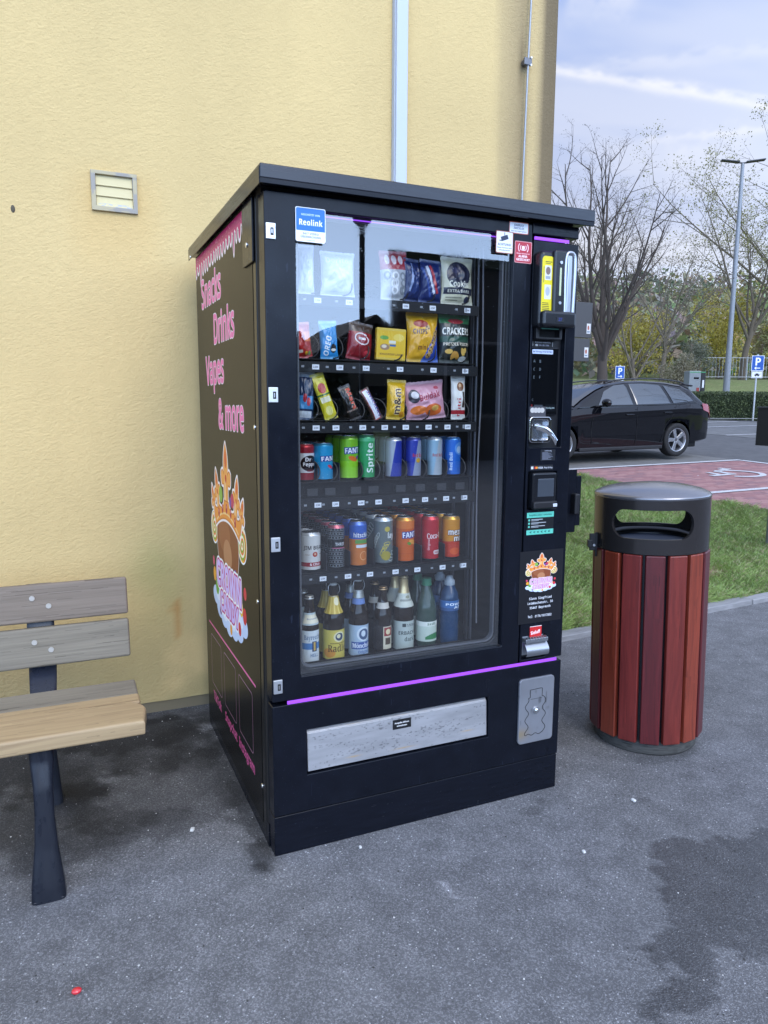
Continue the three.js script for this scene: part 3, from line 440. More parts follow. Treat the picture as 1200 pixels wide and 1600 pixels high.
  // ID-card reader: black box, yellow instructions, lamp strip, silver card guide
  const id = part('card_reader', merge([rbox(.132, .236, .06, .014, .942, 1.742, .012), rbox(.128, .05, .03, .01, .944, 1.65, .045), rbox(.05, .236, .018, .008, .945, 1.745, .044)]), phy([.012, .013, .016], .25), vm);
  { const s = rectPath(new THREE.Shape(), .880, .924, 1.664, 1.842, .012); const g = new THREE.ShapeGeometry(s, 10).translate(0, 0, .0425); uvBy(g, (x, y) => [(x - .880) / .044, (y - 1.664) / .178]);
    part('instruction_label', g, phy([1, 1, 1], .4, { map: print(110, 440, (g, w, h) => { g.fillStyle = '#e3d21c'; g.fillRect(0, 0, w, h); g.fillStyle = '#d8d8d4'; g.fillRect(28, 70, 62, 110); g.fillRect(28, 215, 62, 110); blob(g, 58, 110, 22, 30, '#7d6a62'); g.fillStyle = '#9aa4ac'; g.fillRect(36, 150, 44, 22); blob(g, 58, 265, 20, 34, '#aab4bc'); g.fillStyle = '#222'; g.fillRect(30, 40, 66, 5); g.fillRect(30, 52, 50, 4); for (let k = 0; k < 6; k++) g.fillRect(10, 352 + k * 13, 60 + (k * 37) % 34, 5); g.fillStyle = '#555'; g.fillRect(14, 80, 5, 120); }) }), id);
    part('lamp_strip', bx(.940, .947, 1.722, 1.808, .052, .0545, .002), std([.55, .62, .40], .4), id); for (const y of [1.824, 1.700]) part('screw', disc(.005, .004, 14).rotateX(Math.PI / 2), M.steel, id, [.9435, y, .054]); part('card_guide', merge([tubeGeo([[.966, 1.66, .05], [.966, 1.845, .05], [.972, 1.856, .05], [.992, 1.856, .05], [.998, 1.846, .05], [.998, 1.66, .05]], .0055, 8, 50), bx(.973, .991, 1.66, 1.85, .018, .05, .003)]), std([.50, .52, .56], .3, { metalness: .8 }), id);
    part('reader_housing', merge([rbox(.044, .2, .05, .01, .982, 1.745, .018)]), phy([.012, .013, .016], .2), id); printed('printed_mark', .928, .958, 1.640, 1.656, .0612, 60, 32, (g) => { g.fillStyle = '#0d0f14'; g.fillRect(0, 0, 60, 32); text(g, '27', 30, 25, 26, { fill: '#2b3f9a' }); }, id); }
  // banknote slot, screen, coins, lever, sticker
  const slot = part('banknote_slot', merge([frameGeo(.890, .992, 1.590, 1.648, .004, [[.902, .982, 1.597, 1.622, .002]], -.02, .010)]), M.black, vm); part('slot_opening', box(.9, .984, 1.595, 1.624, -.021, -.014), M.gap, slot);
  { const s = new THREE.Shape(); s.moveTo(.907, 1.642); s.lineTo(.94, 1.634); s.lineTo(.976, 1.638); s.lineTo(.974, 1.622); s.lineTo(.907, 1.622); part('slot_arrow', new THREE.ExtrudeGeometry(s, { depth: .004, bevelEnabled: false }).translate(0, 0, .0095), phy([.12, .42, .34], .2), slot); }
  printed('notice', .895, .982, 1.568, 1.588, -.0205, 180, 40, (g) => { g.fillStyle = '#0c0d11'; g.fillRect(0, 0, 180, 40); text(g, 'Banknoten Geldscheine', 90, 15, 13, { fill: '#c8ccd4', w: 130 }); text(g, '10 / 20 / 50€', 100, 34, 15, { fill: '#aab', w: 86 }); blob(g, 40, 29, 12, 7, '#bbb'); g.fillStyle = '#ccc'; g.fillRect(6, 6, 3, 30); g.fillRect(170, 6, 3, 30); });
  const scr = part('touch_screen', bx(.886, .998, 1.345, 1.566, -.022, -.012, .003), M.blackGloss, vm);
  printed('screen', .889, .995, 1.349, 1.562, -.0115, 256, 512, (g, w, h) => { g.fillStyle = '#0b0d10'; g.fillRect(0, 0, w, h); g.fillStyle = '#c5d3ee'; rrect(g, 6, 8, 200, 34, 4); g.fill(); text(g, 'Bei Störung: 0176/1817802', 106, 32, 19, { fill: '#38406a', w: 186 }); const L = 'ABCDEF'; for (let k = 0; k < 6; k++) text(g, L[k], 30 + (k % 2) * 56, 110 + Math.floor(k / 2) * 62, 30, { fill: '#5d666c' }); text(g, 'C', 24, 410, 26, { fill: '#4c545a' }); g.fillStyle = '#70282c'; g.fillRect(12, 436, 12, 20); g.fillStyle = '#3b4046'; g.fillRect(40, 440, 86, 16); g.fillStyle = '#15181c'; g.fillRect(150, 436, 100, 56); text(g, 'Rückgabe', 200, 470, 18, { fill: '#9aa' }); }, scr, .08);
  const coins = part('coin_notice', bx(.880, .946, 1.340, 1.373, -.020, .001, .002), std([.05, .05, .06], .5), vm); part('coin_print', merge([.891, .904, .917, .930].map((x) => disc(.0085, .0012, 20).rotateX(Math.PI / 2).translate(x, 1.361, .0015))), std([.52, .50, .47], .45), coins);
  const lv = part('coin_lever_cup', new THREE.ExtrudeGeometry((() => { const s = rectPath(new THREE.Shape(), .880, .962, 1.256, 1.338, .012); s.holes.push(rectPath(new THREE.Path(), .887, .953, 1.263, 1.331, .008)); return s; })(), { depth: .02, bevelEnabled: true, bevelSize: .002, bevelThickness: .003, bevelSegments: 3 }).translate(0, 0, -.015), M.chrome, vm);
  part('cup_back', bx(.884, .958, 1.26, 1.335, -.02, -.008, .004), std([.30, .32, .35], .25, { metalness: .9 }), lv); part('lever', merge([gridGeo(12, 6, (u, v) => [.905 + .055 * u, 1.318 - .040 * u * u - .02 * v - .012 * u, .002 + .038 * Math.sin(u * 1.9) + .006 * Math.sin(v * 3)]), tubeGeo([[.905, 1.312, .0], [.930, 1.300, .034], [.962, 1.262, .040]], .006, 8, 20)]), M.chrome, lv);
  printed('instruction_sticker', .930, .990, 1.194, 1.231, .0012, 128, 128, (g) => { g.fillStyle = '#16181f'; g.fillRect(0, 0, 128, 128); text(g, 'Anleitung', 64, 20, 16, { fill: '#c8ccd6', w: 60 }); g.fillStyle = '#8b90a0'; for (let k = 0; k < 9; k++) g.fillRect(14, 32 + k * 10, 50 + (k * 29) % 50, 4); });
  printed('card_logos', .890, .982, 1.162, 1.180, .0012, 200, 40, (g) => { g.fillStyle = '#16181e'; g.fillRect(0, 0, 200, 40); g.fillStyle = '#d5d8e0'; g.fillRect(8, 10, 20, 20); blob(g, 46, 20, 9, 9, '#d8402e'); blob(g, 58, 20, 9, 9, '#e89a30'); text(g, 'VISA', 92, 28, 20, { fill: '#e6e8f0' }); text(g, 'Pay', 136, 27, 17, { fill: '#cfd2da' }); text(g, 'G Pay', 176, 27, 16, { fill: '#cfd2da' }); });
  const rd = part('contactless_reader', merge([rbox(.098, .122, .03, .008, .943, 1.094, .0)]), M.blackGloss, vm); part('reader_screen', rbox(.066, .062, .006, .003, .946, 1.104, .0145), phy([.05, .06, .075], .06), rd); part('reader_foot', rbox(.096, .026, .024, .006, .943, 1.046, .012), M.black, rd); printed('reader_mark', .972, .988, 1.040, 1.050, .0245, 32, 20, (g) => { g.fillStyle = '#dfe4ee'; g.fillRect(0, 0, 32, 20); g.fillStyle = '#6a7690'; g.fillRect(4, 8, 24, 4); }, rd);
  printed('green_sticker', .884, .994, .944, 1.020, .0012, 256, 176, (g) => { g.fillStyle = '#111418'; g.fillRect(0, 0, 256, 176); g.fillStyle = '#5fc2ae'; g.fillRect(0, 0, 256, 42); g.fillRect(0, 138, 256, 38); text(g, 'Bargeldlos zahlen / contactless', 128, 28, 18, { w: 214, fill: '#0d3a36' }); text(g, '€ € € € € €', 128, 164, 22, { fill: '#0f4a44', w: 200 }); for (let k = 0; k < 3; k++) { blob(g, 22, 60 + k * 26, 9, 9, '#5fc2ae'); g.fillStyle = '#aeb4ba'; g.fillRect(42, 54 + k * 26, 110 + (k * 31) % 40, 6); g.fillRect(42, 64 + k * 26, 70, 4); } });
  printed('owner_panel', .862, 1.041, .634, .888, .0014, 360, 512, (g, w, h) => { g.fillStyle = '#15161b'; g.fillRect(0, 0, w, h); emblem(g, 45, 22, 268, 268); const o = { font: 'monospace', fill: '#eef0f4' }; text(g, 'Slava Siegfried', 180, 345, 22, { ...o, w: 190 }); text(g, 'Leimbachenstr. 30', 180, 378, 22, { ...o, w: 214 }); text(g, '95447 Bayreuth', 180, 411, 22, { ...o, w: 176 }); text(g, 'Tel: 0176/1817802', 180, 474, 22, { ...o, w: 200 }); });
  printed('maker_badge', .912, .961, .578, .622, .0018, 96, 96, (g) => { g.fillStyle = '#c92a2c'; g.fillRect(0, 0, 96, 96); g.fillStyle = '#f2e6e6'; g.fillRect(0, 0, 96, 5); text(g, 'Sielaff', 48, 62, 36, { w: 78, turn: -.12 }); });
  part('coin_return', merge([bx(.886, .974, .520, .592, -.018, -.004, .002), gridGeo(2, 10, (u, v) => [.884 + .092 * u, .574 - .05 * v, .004 + .026 * Math.sin(v * 2.2) ]), bx(.884, .976, .570, .584, -.004, .022, .002), ...Array.from({ length: 8 }, (_, k) => bx(.889 + k * .011, .8905 + k * .011, .574, .590, .012, .0235, .0006))]), std([.42, .44, .47], .34, { metalness: .9 }), vm);
  // stickers on the door
  const st = (name, x0, x1, y0, y1, z, w, h, d) => printed(name, x0, x1, y0, y1, z, w, h, d, door, .35);
  st('camera_notice', .088, .175, 1.820, 1.911, .0012, 256, 256, (g) => { g.fillStyle = '#f3f6fa'; rrect(g, 0, 0, 256, 256, 16); g.fill(); g.fillStyle = '#0f6fd0'; rrect(g, 5, 5, 246, 168, 14); g.fill(); g.fillRect(5, 100, 246, 73); text(g, 'GESCHÜTZT VON', 128, 60, 20, { w: 160, fill: '#d8ecff' }); text(g, 'Reolink', 128, 132, 60, { w: 204 }); text(g, '24/7 VIDEO', 128, 202, 24, { w: 140, fill: '#4c5fb0' }); text(g, 'ÜBERWACHUNG', 128, 226, 24, { w: 176, fill: '#4c5fb0' }); text(g, 'reolink.com', 128, 246, 13, { fill: '#8090b8' }); });
  const border = (g, w, h, c, f) => { g.fillStyle = c; rrect(g, 0, 0, w, h, 14); g.fill(); g.fillStyle = f; rrect(g, 7, 7, w - 14, h - 14, 9); g.fill(); };
  st('alarm_notice_white', .780, .852, 1.909, 1.944, .0012, 224, 108, (g, w, h) => { border(g, w, h, '#c46a5c', '#e9edf6'); text(g, 'EINBRUCH', 112, 40, 28, { w: 110, fill: '#2e4468' }); text(g, 'ZWECKLOS', 112, 68, 28, { w: 122, fill: '#2e4468' }); text(g, 'Ware wird täglich geleert', 112, 90, 15, { w: 180, fill: '#2e4468' }); });
  st('video_notice', .733, .796, 1.846, 1.912, .0012, 200, 216, (g, w, h) => { border(g, w, h, '#b06a50', '#e8edf6'); g.fillStyle = '#23314c'; g.fillRect(96, 12, 7, 30); g.save(); g.translate(100, 68); g.rotate(-.35); g.fillRect(-42, -24, 84, 44); g.restore(); g.fillRect(40, 88, 28, 10); text(g, 'ACHTUNG!', 100, 142, 34, { w: 158, fill: '#1d2c48' }); text(g, 'Dieser Automat wird', 100, 168, 17, { w: 168, fill: '#30405e' }); text(g, 'videoüberwacht', 100, 192, 18, { w: 130, fill: '#30405e' }); });
  st('alarm_notice_red', .803, .867, 1.822, 1.888, .0012, 200, 210, (g, w, h) => { border(g, w, h, '#d89a9c', '#b5263a'); g.strokeStyle = '#f4d8dc'; g.lineWidth = 9; for (const s of [-1, 1]) for (const r of [34, 58]) { g.beginPath(); g.arc(100, 62, r, s > 0 ? -.7 : Math.PI - .7, s > 0 ? .7 : Math.PI + .7); g.stroke(); } g.fillStyle = '#f6e6e8'; rrect(g, 84, 44, 32, 34, 8); g.fill(); g.fillRect(78, 80, 44, 8); text(g, 'Dieser Automat ist', 100, 124, 17, { w: 156, fill: '#f2d4d8' }); text(g, 'ALARM-', 100, 156, 32, { w: 110 }); text(g, 'GESICHERT', 100, 188, 32, { w: 160 }); });
  // right-hand latch, screws
  const latch = part('side_latch', merge([bx(1.052, 1.150, .925, 1.152, -.085, -.078, .002), bx(1.148, 1.170, .948, 1.128, -.086, -.077, .002), bx(1.052, 1.060, .95, 1.15, -.09, -.06, .002)]), B, vm); part('latch_grip', rbox(.022, .075, .030, .006, 1.136, 1.030, -.066), M.black, latch);
  const screwGeo = merge([new THREE.SphereGeometry(.008, 12, 8).scale(.5, 1, 1)]); for (const [y, z] of [[1.83, -.158], [1.307, -.135], [.772, -.142], [.17, -.13]]) part('screw', screwGeo, M.chrome, vm, [y > 1.8 ? -.011 : -.003, y, z]); part('screw', screwGeo, M.chrome, vm, [-.021, 1.955, -1.06]);
  // inside: lining, trays, price strips, spirals, lift rails
  const inner = part('lining', merge([box(.062, .074, .5, 1.936, -.86, -.064), box(.866, .878, .5, 1.936, -.86, -.064), box(.074, .866, .5, 1.936, -.872, -.86), box(.074, .866, 1.925, 1.936, -.86, -.064), box(.074, .866, .5, .534, -.86, -.064)]), M.interior, vm);
  part('lift_rail', merge([.752, .772, .800].map((x, k) => bx(x, x + .006, .535, 1.925, -.14 - k * .06, -.13 - k * .06, .001))), std([.16, .17, .2], .3, { metalness: .7 }), inner); part('lift_belt', bx(.832, .840, .535, 1.925, -.42, -.405, .001), std([.10, .10, .11], .5), inner);
  part('lift_cable', tubeGeo([[.762, 1.90, -.12], [.766, 1.5, -.115], [.76, 1.1, -.12], [.768, .62, -.115]], .003, 6, 40), std([.16, .16, .18], .5), inner);
  const trays = { A: [1.682, 1.699, [.164, .264, .454, .549, .676]], B: [1.488, 1.513, [.156, .233, .320, .436, .555, .673]], C: [1.306, 1.329, [.156, .220, .309, .384, .458, .54, .61, .687]], D: [1.069, 1.140, [.160, .218, .304, .364, .460, .531, .610, .680]], E: [.835, .855, [.175, .259, .335, .426, .506, .601, .682]], F: [.552, .540, []] };
  const helix = (r, turns, depth) => { const pts = []; for (let k = 0; k <= turns * 14; k++) { const a = -Math.PI / 2 + k / 14 * 2 * Math.PI; pts.push([r * Math.cos(a), r * Math.sin(a), -depth * k / (turns * 14)]); } return tubeGeo(pts, .0022, 6, turns * 22); };
  const coils = { s: helix(.033, 6, .5), m: helix(.038, 6, .55), l: helix(.043, 5, .55) };
  const tagM = std([.70, .73, .78], .6, { map: print(96, 48, (g) => { g.fillStyle = '#fff'; g.fillRect(0, 0, 96, 48); text(g, '2,50€', 48, 33, 26, { fill: '#445', w: 66 }); }) }), numM = std([.25, .27, .30], .6);
  for (const [k, [sy, fy, lanes]] of Object.entries(trays)) {
    const t = part('shelf', merge([bx(.082, .742, fy - .004, fy - .001, -.80, -.112, .001), bx(.082, .742, sy - .017, Math.max(sy + .015, k === 'D' ? sy + .02 : sy), -.112, -.106, .001), ...(k === 'D' ? [box(.082, .742, 1.085, 1.137, -.150, -.146)] : [])]), M.tray, vm);
    if (k === 'F') continue;
    const cuts = lanes.slice(1).map((x, i) => (x + lanes[i]) / 2); if (k === 'D' || k === 'E') part('lane_divider', merge(cuts.map((x) => box(x - .001, x + .001, fy, fy + .055, -.78, -.125))), std([.05, .052, .06], .4, { metalness: .6 }), t);
    for (const x of lanes) {
      part('price_tag', sheet(x + .012, x + .034, sy - .0085, sy + .0065, -.1055), tagM, t); part('lane_number', sheet(x - .022, x - .013, sy - .003, sy + .003, -.1055), numM, t);
      if (k !== 'E') { const big = k === 'D' ? 's' : k === 'A' || k === 'B' ? 'm' : 's', r = { s: .033, m: .038, l: .043 }[big]; part('spiral', coils[big], M.coil, t, [x + .004, fy + r + .001, -.108]); }
      if (k === 'D') part('can_stop', rbox(.034, .022, .003, .001, x + .006, 1.108, -.108), std([.022, .023, .027], .5), t);
    }
    part('shelf_arrow', sheet(.690, .697, sy - .006, sy + .006, -.1053), numM, t);
  }
}

// ================================================================ WHAT IS FOR SALE
const FRONT = -.13;
function bag(name, label, category, [cx, y0], [w, h, d], tex, { tilt = 0, turn = 0, seed = 1, gloss = .3, fins = .07, z = FRONT } = {}) {
  const rng = rngOf(seed), s0 = rng() * 50;
  const f = (side) => gridGeo(26, 32, (u, v) => {
    const flat = Math.min(v, 1 - v) < fins, q = flat ? 0 : Math.pow(Math.sin(Math.PI * clamp((v - fins) / (1 - 2 * fins))), .55), e = Math.pow(Math.max(0, 1 - Math.abs(2 * u - 1) ** 2.6), .62);
    const crease = (vnoise(u * 5 + s0, v * 6, 0, seed) - .5) * .35 + Math.abs(vnoise(u * 9 + v * 4 + s0, v * 7 - u * 3 + 9, 0, seed + 7) - .5) * .62 * (1 - q * .35);
    return [(u - .5) * w * (1 - .06 * q) * side, v * h + (v > .99 ? .0015 * (Math.round(u * 18) % 2) : 0), side * (d / 2 * q * e * (.9 + crease) + .0008 + crease * .004)];
  });
  const back = f(-1); const g = merge([f(1), back]); const m = phy([1, 1, 1], gloss, { map: tex, clearcoat: .4, clearcoatRoughness: .2 });
  const o = single(name, label, category, g, m, [cx, y0, z - d / 2 + .012]); o.rotation.set(-.04, turn, tilt); return o;
}
const pack = (bg, draw, w = 160, h = 220) => print(w, h, (g) => { g.fillStyle = bg; g.fillRect(0, 0, w, h); draw(g, w, h); for (const y of [0, h * .93]) { g.fillStyle = 'rgba(255,255,255,.22)'; g.fillRect(0, y, w, h * .07); g.fillStyle = 'rgba(0,0,0,.22)'; for (let x = 0; x < w; x += 5) g.fillRect(x, y, 2, h * .07); } g.fillStyle = 'rgba(255,255,255,.10)'; for (let k = 0; k < 5; k++) { g.beginPath(); g.moveTo(w * (k * .37 % 1), h * .07); g.lineTo(w * (k * .37 % 1) + 16, h * .3); g.lineTo(w * (k * .37 % 1) + 4, h * .5); g.fill(); } });  // pale slivers paint a film sheen over the artwork
const shelfA = 'on the top shelf', shelfB = 'on the second shelf', shelfC = 'on the third shelf';
bag('snack_pouch', 'pale narrow snack pouch at the left end of the top shelf', 'snack bag', [.160, 1.699], [.052, .142, .03], pack('#c9d3e0', (g) => { blob(g, 60, 90, 40, 55, '#aebccf'); blob(g, 110, 150, 30, 40, '#e8eef6'); }), { seed: 2 });
bag('chips_bag', 'whitish bag of tortilla chips behind the bright reflection on the top shelf', 'snack bag', [.264, 1.700], [.112, .132, .05], pack('#cbd6e6', (g) => { text(g, 'Doritos', 80, 60, 40, { w: 130, fill: '#eef3fa' }); g.fillStyle = '#b4c3d8'; for (const [x, y] of [[50, 130], [95, 150], [70, 175]]) { g.beginPath(); g.moveTo(x - 30, y + 24); g.lineTo(x + 30, y + 18); g.lineTo(x, y - 30); g.fill(); } }), { seed: 3 });
bag('gummy_pouch', 'clear pouch of gummy rings with a red dotted top strip', 'sweets', [.452, 1.700], [.094, .150, .04], pack('#b4b8be', (g) => { g.fillStyle = '#a62636'; g.fillRect(0, 0, 160, 84); for (let k = 0; k < 3; k++) blob(g, 38 + k * 40, 40, 15, 22, '#e6d6d8'); for (let k = 0; k < 9; k++) { g.strokeStyle = k % 2 ? '#e9ecef' : '#7b8188'; g.lineWidth = 9; g.beginPath(); g.arc(30 + (k * 53) % 110, 112 + (k * 31) % 92, 15, 0, 7); g.stroke(); } }), { seed: 4, tilt: .04 });
bag('chips_bag', 'dark blue snack bag with slanted red and white lettering on the top shelf', 'snack bag', [.512, 1.699], [.066, .134, .045], pack('#1b2a5c', (g) => { g.save(); g.rotate(.2); g.fillStyle = '#8fa2cc'; g.fillRect(60, 10, 14, 150); g.fillStyle = '#20366f'; g.fillRect(80, 40, 60, 120); g.restore(); }), { seed: 5, turn: .3 });
bag('chips_bag', 'dark blue snack bag left of the cookie pack with red and white stripe lettering', 'snack bag', [.578, 1.699], [.082, .136, .05], pack('#1c2d66', (g) => { g.save(); g.translate(80, 110); g.rotate(1.15); g.fillStyle = '#b4323c'; g.fillRect(-80, -22, 150, 20); g.fillStyle = '#cfd6e6'; g.fillRect(-86, 4, 150, 18); g.fillStyle = '#38529c'; g.fillRect(-90, 34, 160, 12); g.restore(); }), { seed: 6, tilt: -.05 });
bag('cookie_pack', 'cream cookie pack showing a big dark round cookie on the top shelf', 'cookies', [.676, 1.699], [.118, .150, .04], pack('#cfcdb2', (g) => { blob(g, 80, 82, 60, 62, '#1d2038'); blob(g, 66, 60, 20, 14, '#2c3050'); g.fillStyle = '#1a2038'; g.fillRect(6, 142, 148, 30); text(g, 'Cookie', 80, 138, 40, { w: 104, fill: '#e8e6d4' }); text(g, 'EXTRA DARK', 80, 164, 19, { w: 116, fill: '#d8d6c4' }); blob(g, 126, 194, 15, 15, '#3a405a'); g.fillStyle = '#8a8a78'; g.fillRect(18, 184, 80, 6); g.fillRect(18, 196, 60, 5); }), { seed: 7 });
bag('snack_bag', 'small red snack bag at the left end of the second shelf', 'snack bag', [.152, 1.513], [.058, .106, .04], pack('#b3241f', (g) => { g.fillStyle = '#e2742c'; g.fillRect(90, 60, 70, 60); g.fillStyle = '#d9d2c4'; g.fillRect(20, 168, 50, 18); blob(g, 100, 190, 12, 12, '#e0b030'); blob(g, 128, 190, 12, 12, '#60a040'); blob(g, 50, 60, 40, 40, '#c9382c'); }), { seed: 8, tilt: .1 });
bag('biscuit_pack', 'light blue pack of dark sandwich biscuits on the second shelf', 'cookies', [.234, 1.513], [.058, .114, .036], pack('#2b8ed0', (g) => { text(g, 'OREO', 76, 150, 62, { w: 120, turn: -1.3, fill: '#f2f6fb' }); blob(g, 110, 160, 28, 26, '#23201f'); blob(g, 110, 168, 26, 8, '#efe9dc'); }), { seed: 9, tilt: .05 });
bag('snack_bag', 'dark red and brown snack bag with a white oval on the second shelf', 'snack bag', [.330, 1.513], [.090, .116, .05], pack('#8c1722', (g) => { g.fillStyle = '#4b3a30'; g.fillRect(0, 0, 160, 60); g.strokeStyle = '#d8d2d2'; g.lineWidth = 8; g.beginPath(); g.ellipse(70, 100, 42, 30, .3, 0, 7); g.stroke(); g.fillStyle = '#d8d2d2'; g.fillRect(48, 92, 42, 14); blob(g, 120, 180, 30, 20, '#b8303a'); }), { seed: 10, tilt: -.12, turn: .2 });
{ const o = single('chocolate_box', 'flat yellow square chocolate pack with a green corner mark on the second shelf', 'chocolate', rbox(.102, .100, .016, .004), phy([1, 1, 1], .35, { map: pack('#d9b11d', (g) => { blob(g, 40, 66, 24, 14, '#5f9a3c'); blob(g, 120, 60, 30, 26, '#e3c85a'); g.fillStyle = '#d8d8c8'; g.fillRect(66, 84, 38, 20); g.fillStyle = '#2d5c9a'; g.fillRect(70, 110, 34, 14); blob(g, 44, 130, 26, 22, '#9a7a5a'); blob(g, 40, 126, 14, 12, '#d8c8b0'); text(g, 'KNUSPERFLAKES', 82, 186, 20, { w: 132, fill: '#6a4a1c' }); }, 160, 220) }), [.436, 1.513 + .051, FRONT]); o.rotation.z = -.03; }
bag('cookie_bag', 'yellow and blue bag of mini chocolate chip cookies on the second shelf', 'cookies', [.555, 1.513], [.114, .156, .05], pack('#dca520', (g) => { g.fillStyle = '#2b4fb4'; g.beginPath(); g.moveTo(160, 40); g.lineTo(160, 220); g.lineTo(70, 220); g.lineTo(120, 110); g.fill(); for (let k = 0; k < 8; k++) { const x = 96 + (k * 37) % 60, y = 66 + (k * 53) % 140; blob(g, x, y, 13, 12, '#c09a5c'); blob(g, x - 4, y - 3, 4, 4, '#3c2618'); blob(g, x + 5, y + 4, 3, 3, '#3c2618'); } blob(g, 62, 50, 36, 16, '#9c2a1c'); text(g, 'CHIPS', 56, 96, 30, { w: 74, fill: '#2a2c5c' }); text(g, 'mini', 70, 166, 30, { w: 56, fill: '#5c2c14' }); }), { seed: 12 });
bag('cracker_bag', 'black and green bag of pretzel crackers at the right end of the second shelf', 'snack bag', [.673, 1.513], [.114, .156, .05], pack('#1c2420', (g) => { g.fillStyle = '#3c7a4c'; g.fillRect(0, 0, 160, 40); g.fillStyle = '#214a38'; g.fillRect(0, 100, 160, 26); blob(g, 80, 30, 42, 12, '#a8343c'); text(g, 'CRACKERS', 80, 92, 44, { w: 146, fill: '#eceadf' }); text(g, 'PRETZEL PIECES', 80, 142, 20, { w: 140, fill: '#e4d8c0' }); for (let k = 0; k < 6; k++) blob(g, 40 + (k * 41) % 90, 168 + (k * 17) % 34, 20, 11, k % 2 ? '#c99440' : '#e0b860', k); blob(g, 120, 200, 24, 12, '#dfe0d8'); }), { seed: 13 });
bag('snack_bar', 'dark blue and black pack with red berries at the left end of the third shelf', 'snack bar', [.152, 1.329], [.052, .144, .03], pack('#14284a', (g) => { g.fillStyle = '#3c84b8'; g.fillRect(0, 110, 160, 60); blob(g, 60, 120, 20, 20, '#a82430'); blob(g, 100, 136, 20, 20, '#b83038'); g.fillStyle = '#c8d0d8'; g.fillRect(20, 180, 120, 30); g.fillStyle = '#9aa8b8'; g.fillRect(0, 0, 160, 24); }), { seed: 14, tilt: -.06 });
bag('sausage_snack', 'yellow pack with a red oval leaning to the left on the third shelf', 'snack bar', [.238, 1.329], [.044, .148, .02], pack('#cfc22a', (g) => { blob(g, 80, 70, 50, 24, '#b4382c'); g.fillStyle = '#e8e4c8'; g.fillRect(20, 110, 120, 26); blob(g, 80, 176, 44, 22, '#e4dc8a'); g.fillStyle = '#3c6a34'; g.fillRect(0, 96, 160, 8); }), { seed: 15, tilt: .34 });
bag('chocolate_bar', 'black chocolate bar with red lettering leaning left on the third shelf', 'chocolate', [.318, 1.329], [.040, .112, .02], pack('#15100f', (g) => { text(g, 'Mars', 84, 120, 80, { w: 190, turn: 1.571, fill: '#c42a22', stroke: '#d8a060', lw: 4 }); g.fillStyle = '#7c6a60'; g.fillRect(0, 206, 160, 14); }, 160, 300), { seed: 16, tilt: .38 });
bag('chocolate_bar', 'slim brown and white chocolate bar with blue lettering leaning left on the third shelf', 'chocolate', [.395, 1.329], [.034, .108, .018], pack('#3c2418', (g) => { g.save(); g.translate(80, 150); g.rotate(1.571); g.fillStyle = '#dfe2ea'; g.fillRect(-140, -44, 280, 88); g.strokeStyle = '#b03030'; g.lineWidth = 8; g.strokeRect(-140, -44, 280, 88); g.restore(); text(g, 'SNICKERS', 100, 150, 62, { w: 250, turn: 1.571, fill: '#27408c' }); }, 160, 300), { seed: 17, tilt: .5 });
bag('chocolate_bag', 'yellow bag of chocolate peanuts with brown upright letters on the third shelf', 'chocolate', [.458, 1.329], [.066, .126, .04], pack('#dcae1c', (g) => { text(g, 'm&m', 104, 120, 84, { w: 150, turn: -1.571, fill: '#3c2014', stroke: '#f0e6c8', lw: 6 }); blob(g, 120, 190, 18, 16, '#c8861c'); }), { seed: 18, tilt: -.05 });
bag('noodle_bag', 'wide pink bag of spicy noodles on the third shelf', 'snack bag', [.574, 1.329], [.146, .124, .055], pack('#cf9aaa', (g, w, h) => { blob(g, 40, 70, 30, 34, '#34303c'); blob(g, 44, 64, 20, 18, '#d8d4d8'); text(g, 'Buldak', 130, 90, 44, { w: 130, turn: -.15, fill: '#9c2238' }); blob(g, 60, 140, 44, 22, '#d8742c'); blob(g, 150, 144, 54, 30, '#d86a2c'); blob(g, 160, 136, 26, 14, '#e6b45c'); blob(g, 176, 36, 14, 8, '#b84a5c'); }, 230, 190), { seed: 19, tilt: .1 });
bag('nut_bar', 'white pack with red upright lettering at the right end of the third shelf', 'snack bar', [.687, 1.329], [.054, .142, .03], pack('#dad8d2', (g) => { blob(g, 90, 60, 40, 26, '#7c4c2c'); blob(g, 84, 54, 18, 10, '#c89c6c'); text(g, 'nutri', 92, 180, 56, { w: 110, turn: -1.571, fill: '#b0202c' }); g.fillStyle = '#3c2c24'; g.fillRect(110, 90, 30, 90); g.fillStyle = '#a01c28'; g.fillRect(0, 196, 160, 24); }, 160, 250), { seed: 20 });

// cans
function makeCan(name, label, r, h, shoulder, tex) {
  const c = thing(name, label, 'drink can');
  const body = part('can_body', new THREE.CylinderGeometry(r, r, h * .87, 28, 1, true).translate(0, h * .045 + h * .435, 0), phy([1, 1, 1], .24, { map: tex, metalness: .25, clearcoat: .5, clearcoatRoughness: .1 }), c, [0, 0, 0], [0, Math.PI, 0]);
  part('can_end', lathe([[r * .72, h * .012], [r * .76, 0], [r * .82, .001], [r, h * .045]], 28), M.can, c); part('can_shoulder', lathe([[r, h * .915], [r * .97, h * .94], [r * .82, h * .982]], 28), std(shoulder, .25, { metalness: .6 }), c);
  part('lid', lathe([[r * .82, h * .982], [r * .85, h * .995], [r * .84, h], [r * .80, h * .998], [r * .76, h * .965], [.0001, h * .968]], 28), M.can, c); part('tab', rbox(r * .42, .0012, r * .75, .0005, 0, h * .978, r * .1), M.can, c);
  return c;
}
const label2 = (bg, draw) => print(512, 320, (g, w, h) => { g.fillStyle = bg; g.fillRect(0, 0, w, h); draw(g, w, h); });
const ordinals = ['', 'second', 'third', 'fourth', 'fifth', 'sixth', 'seventh'];
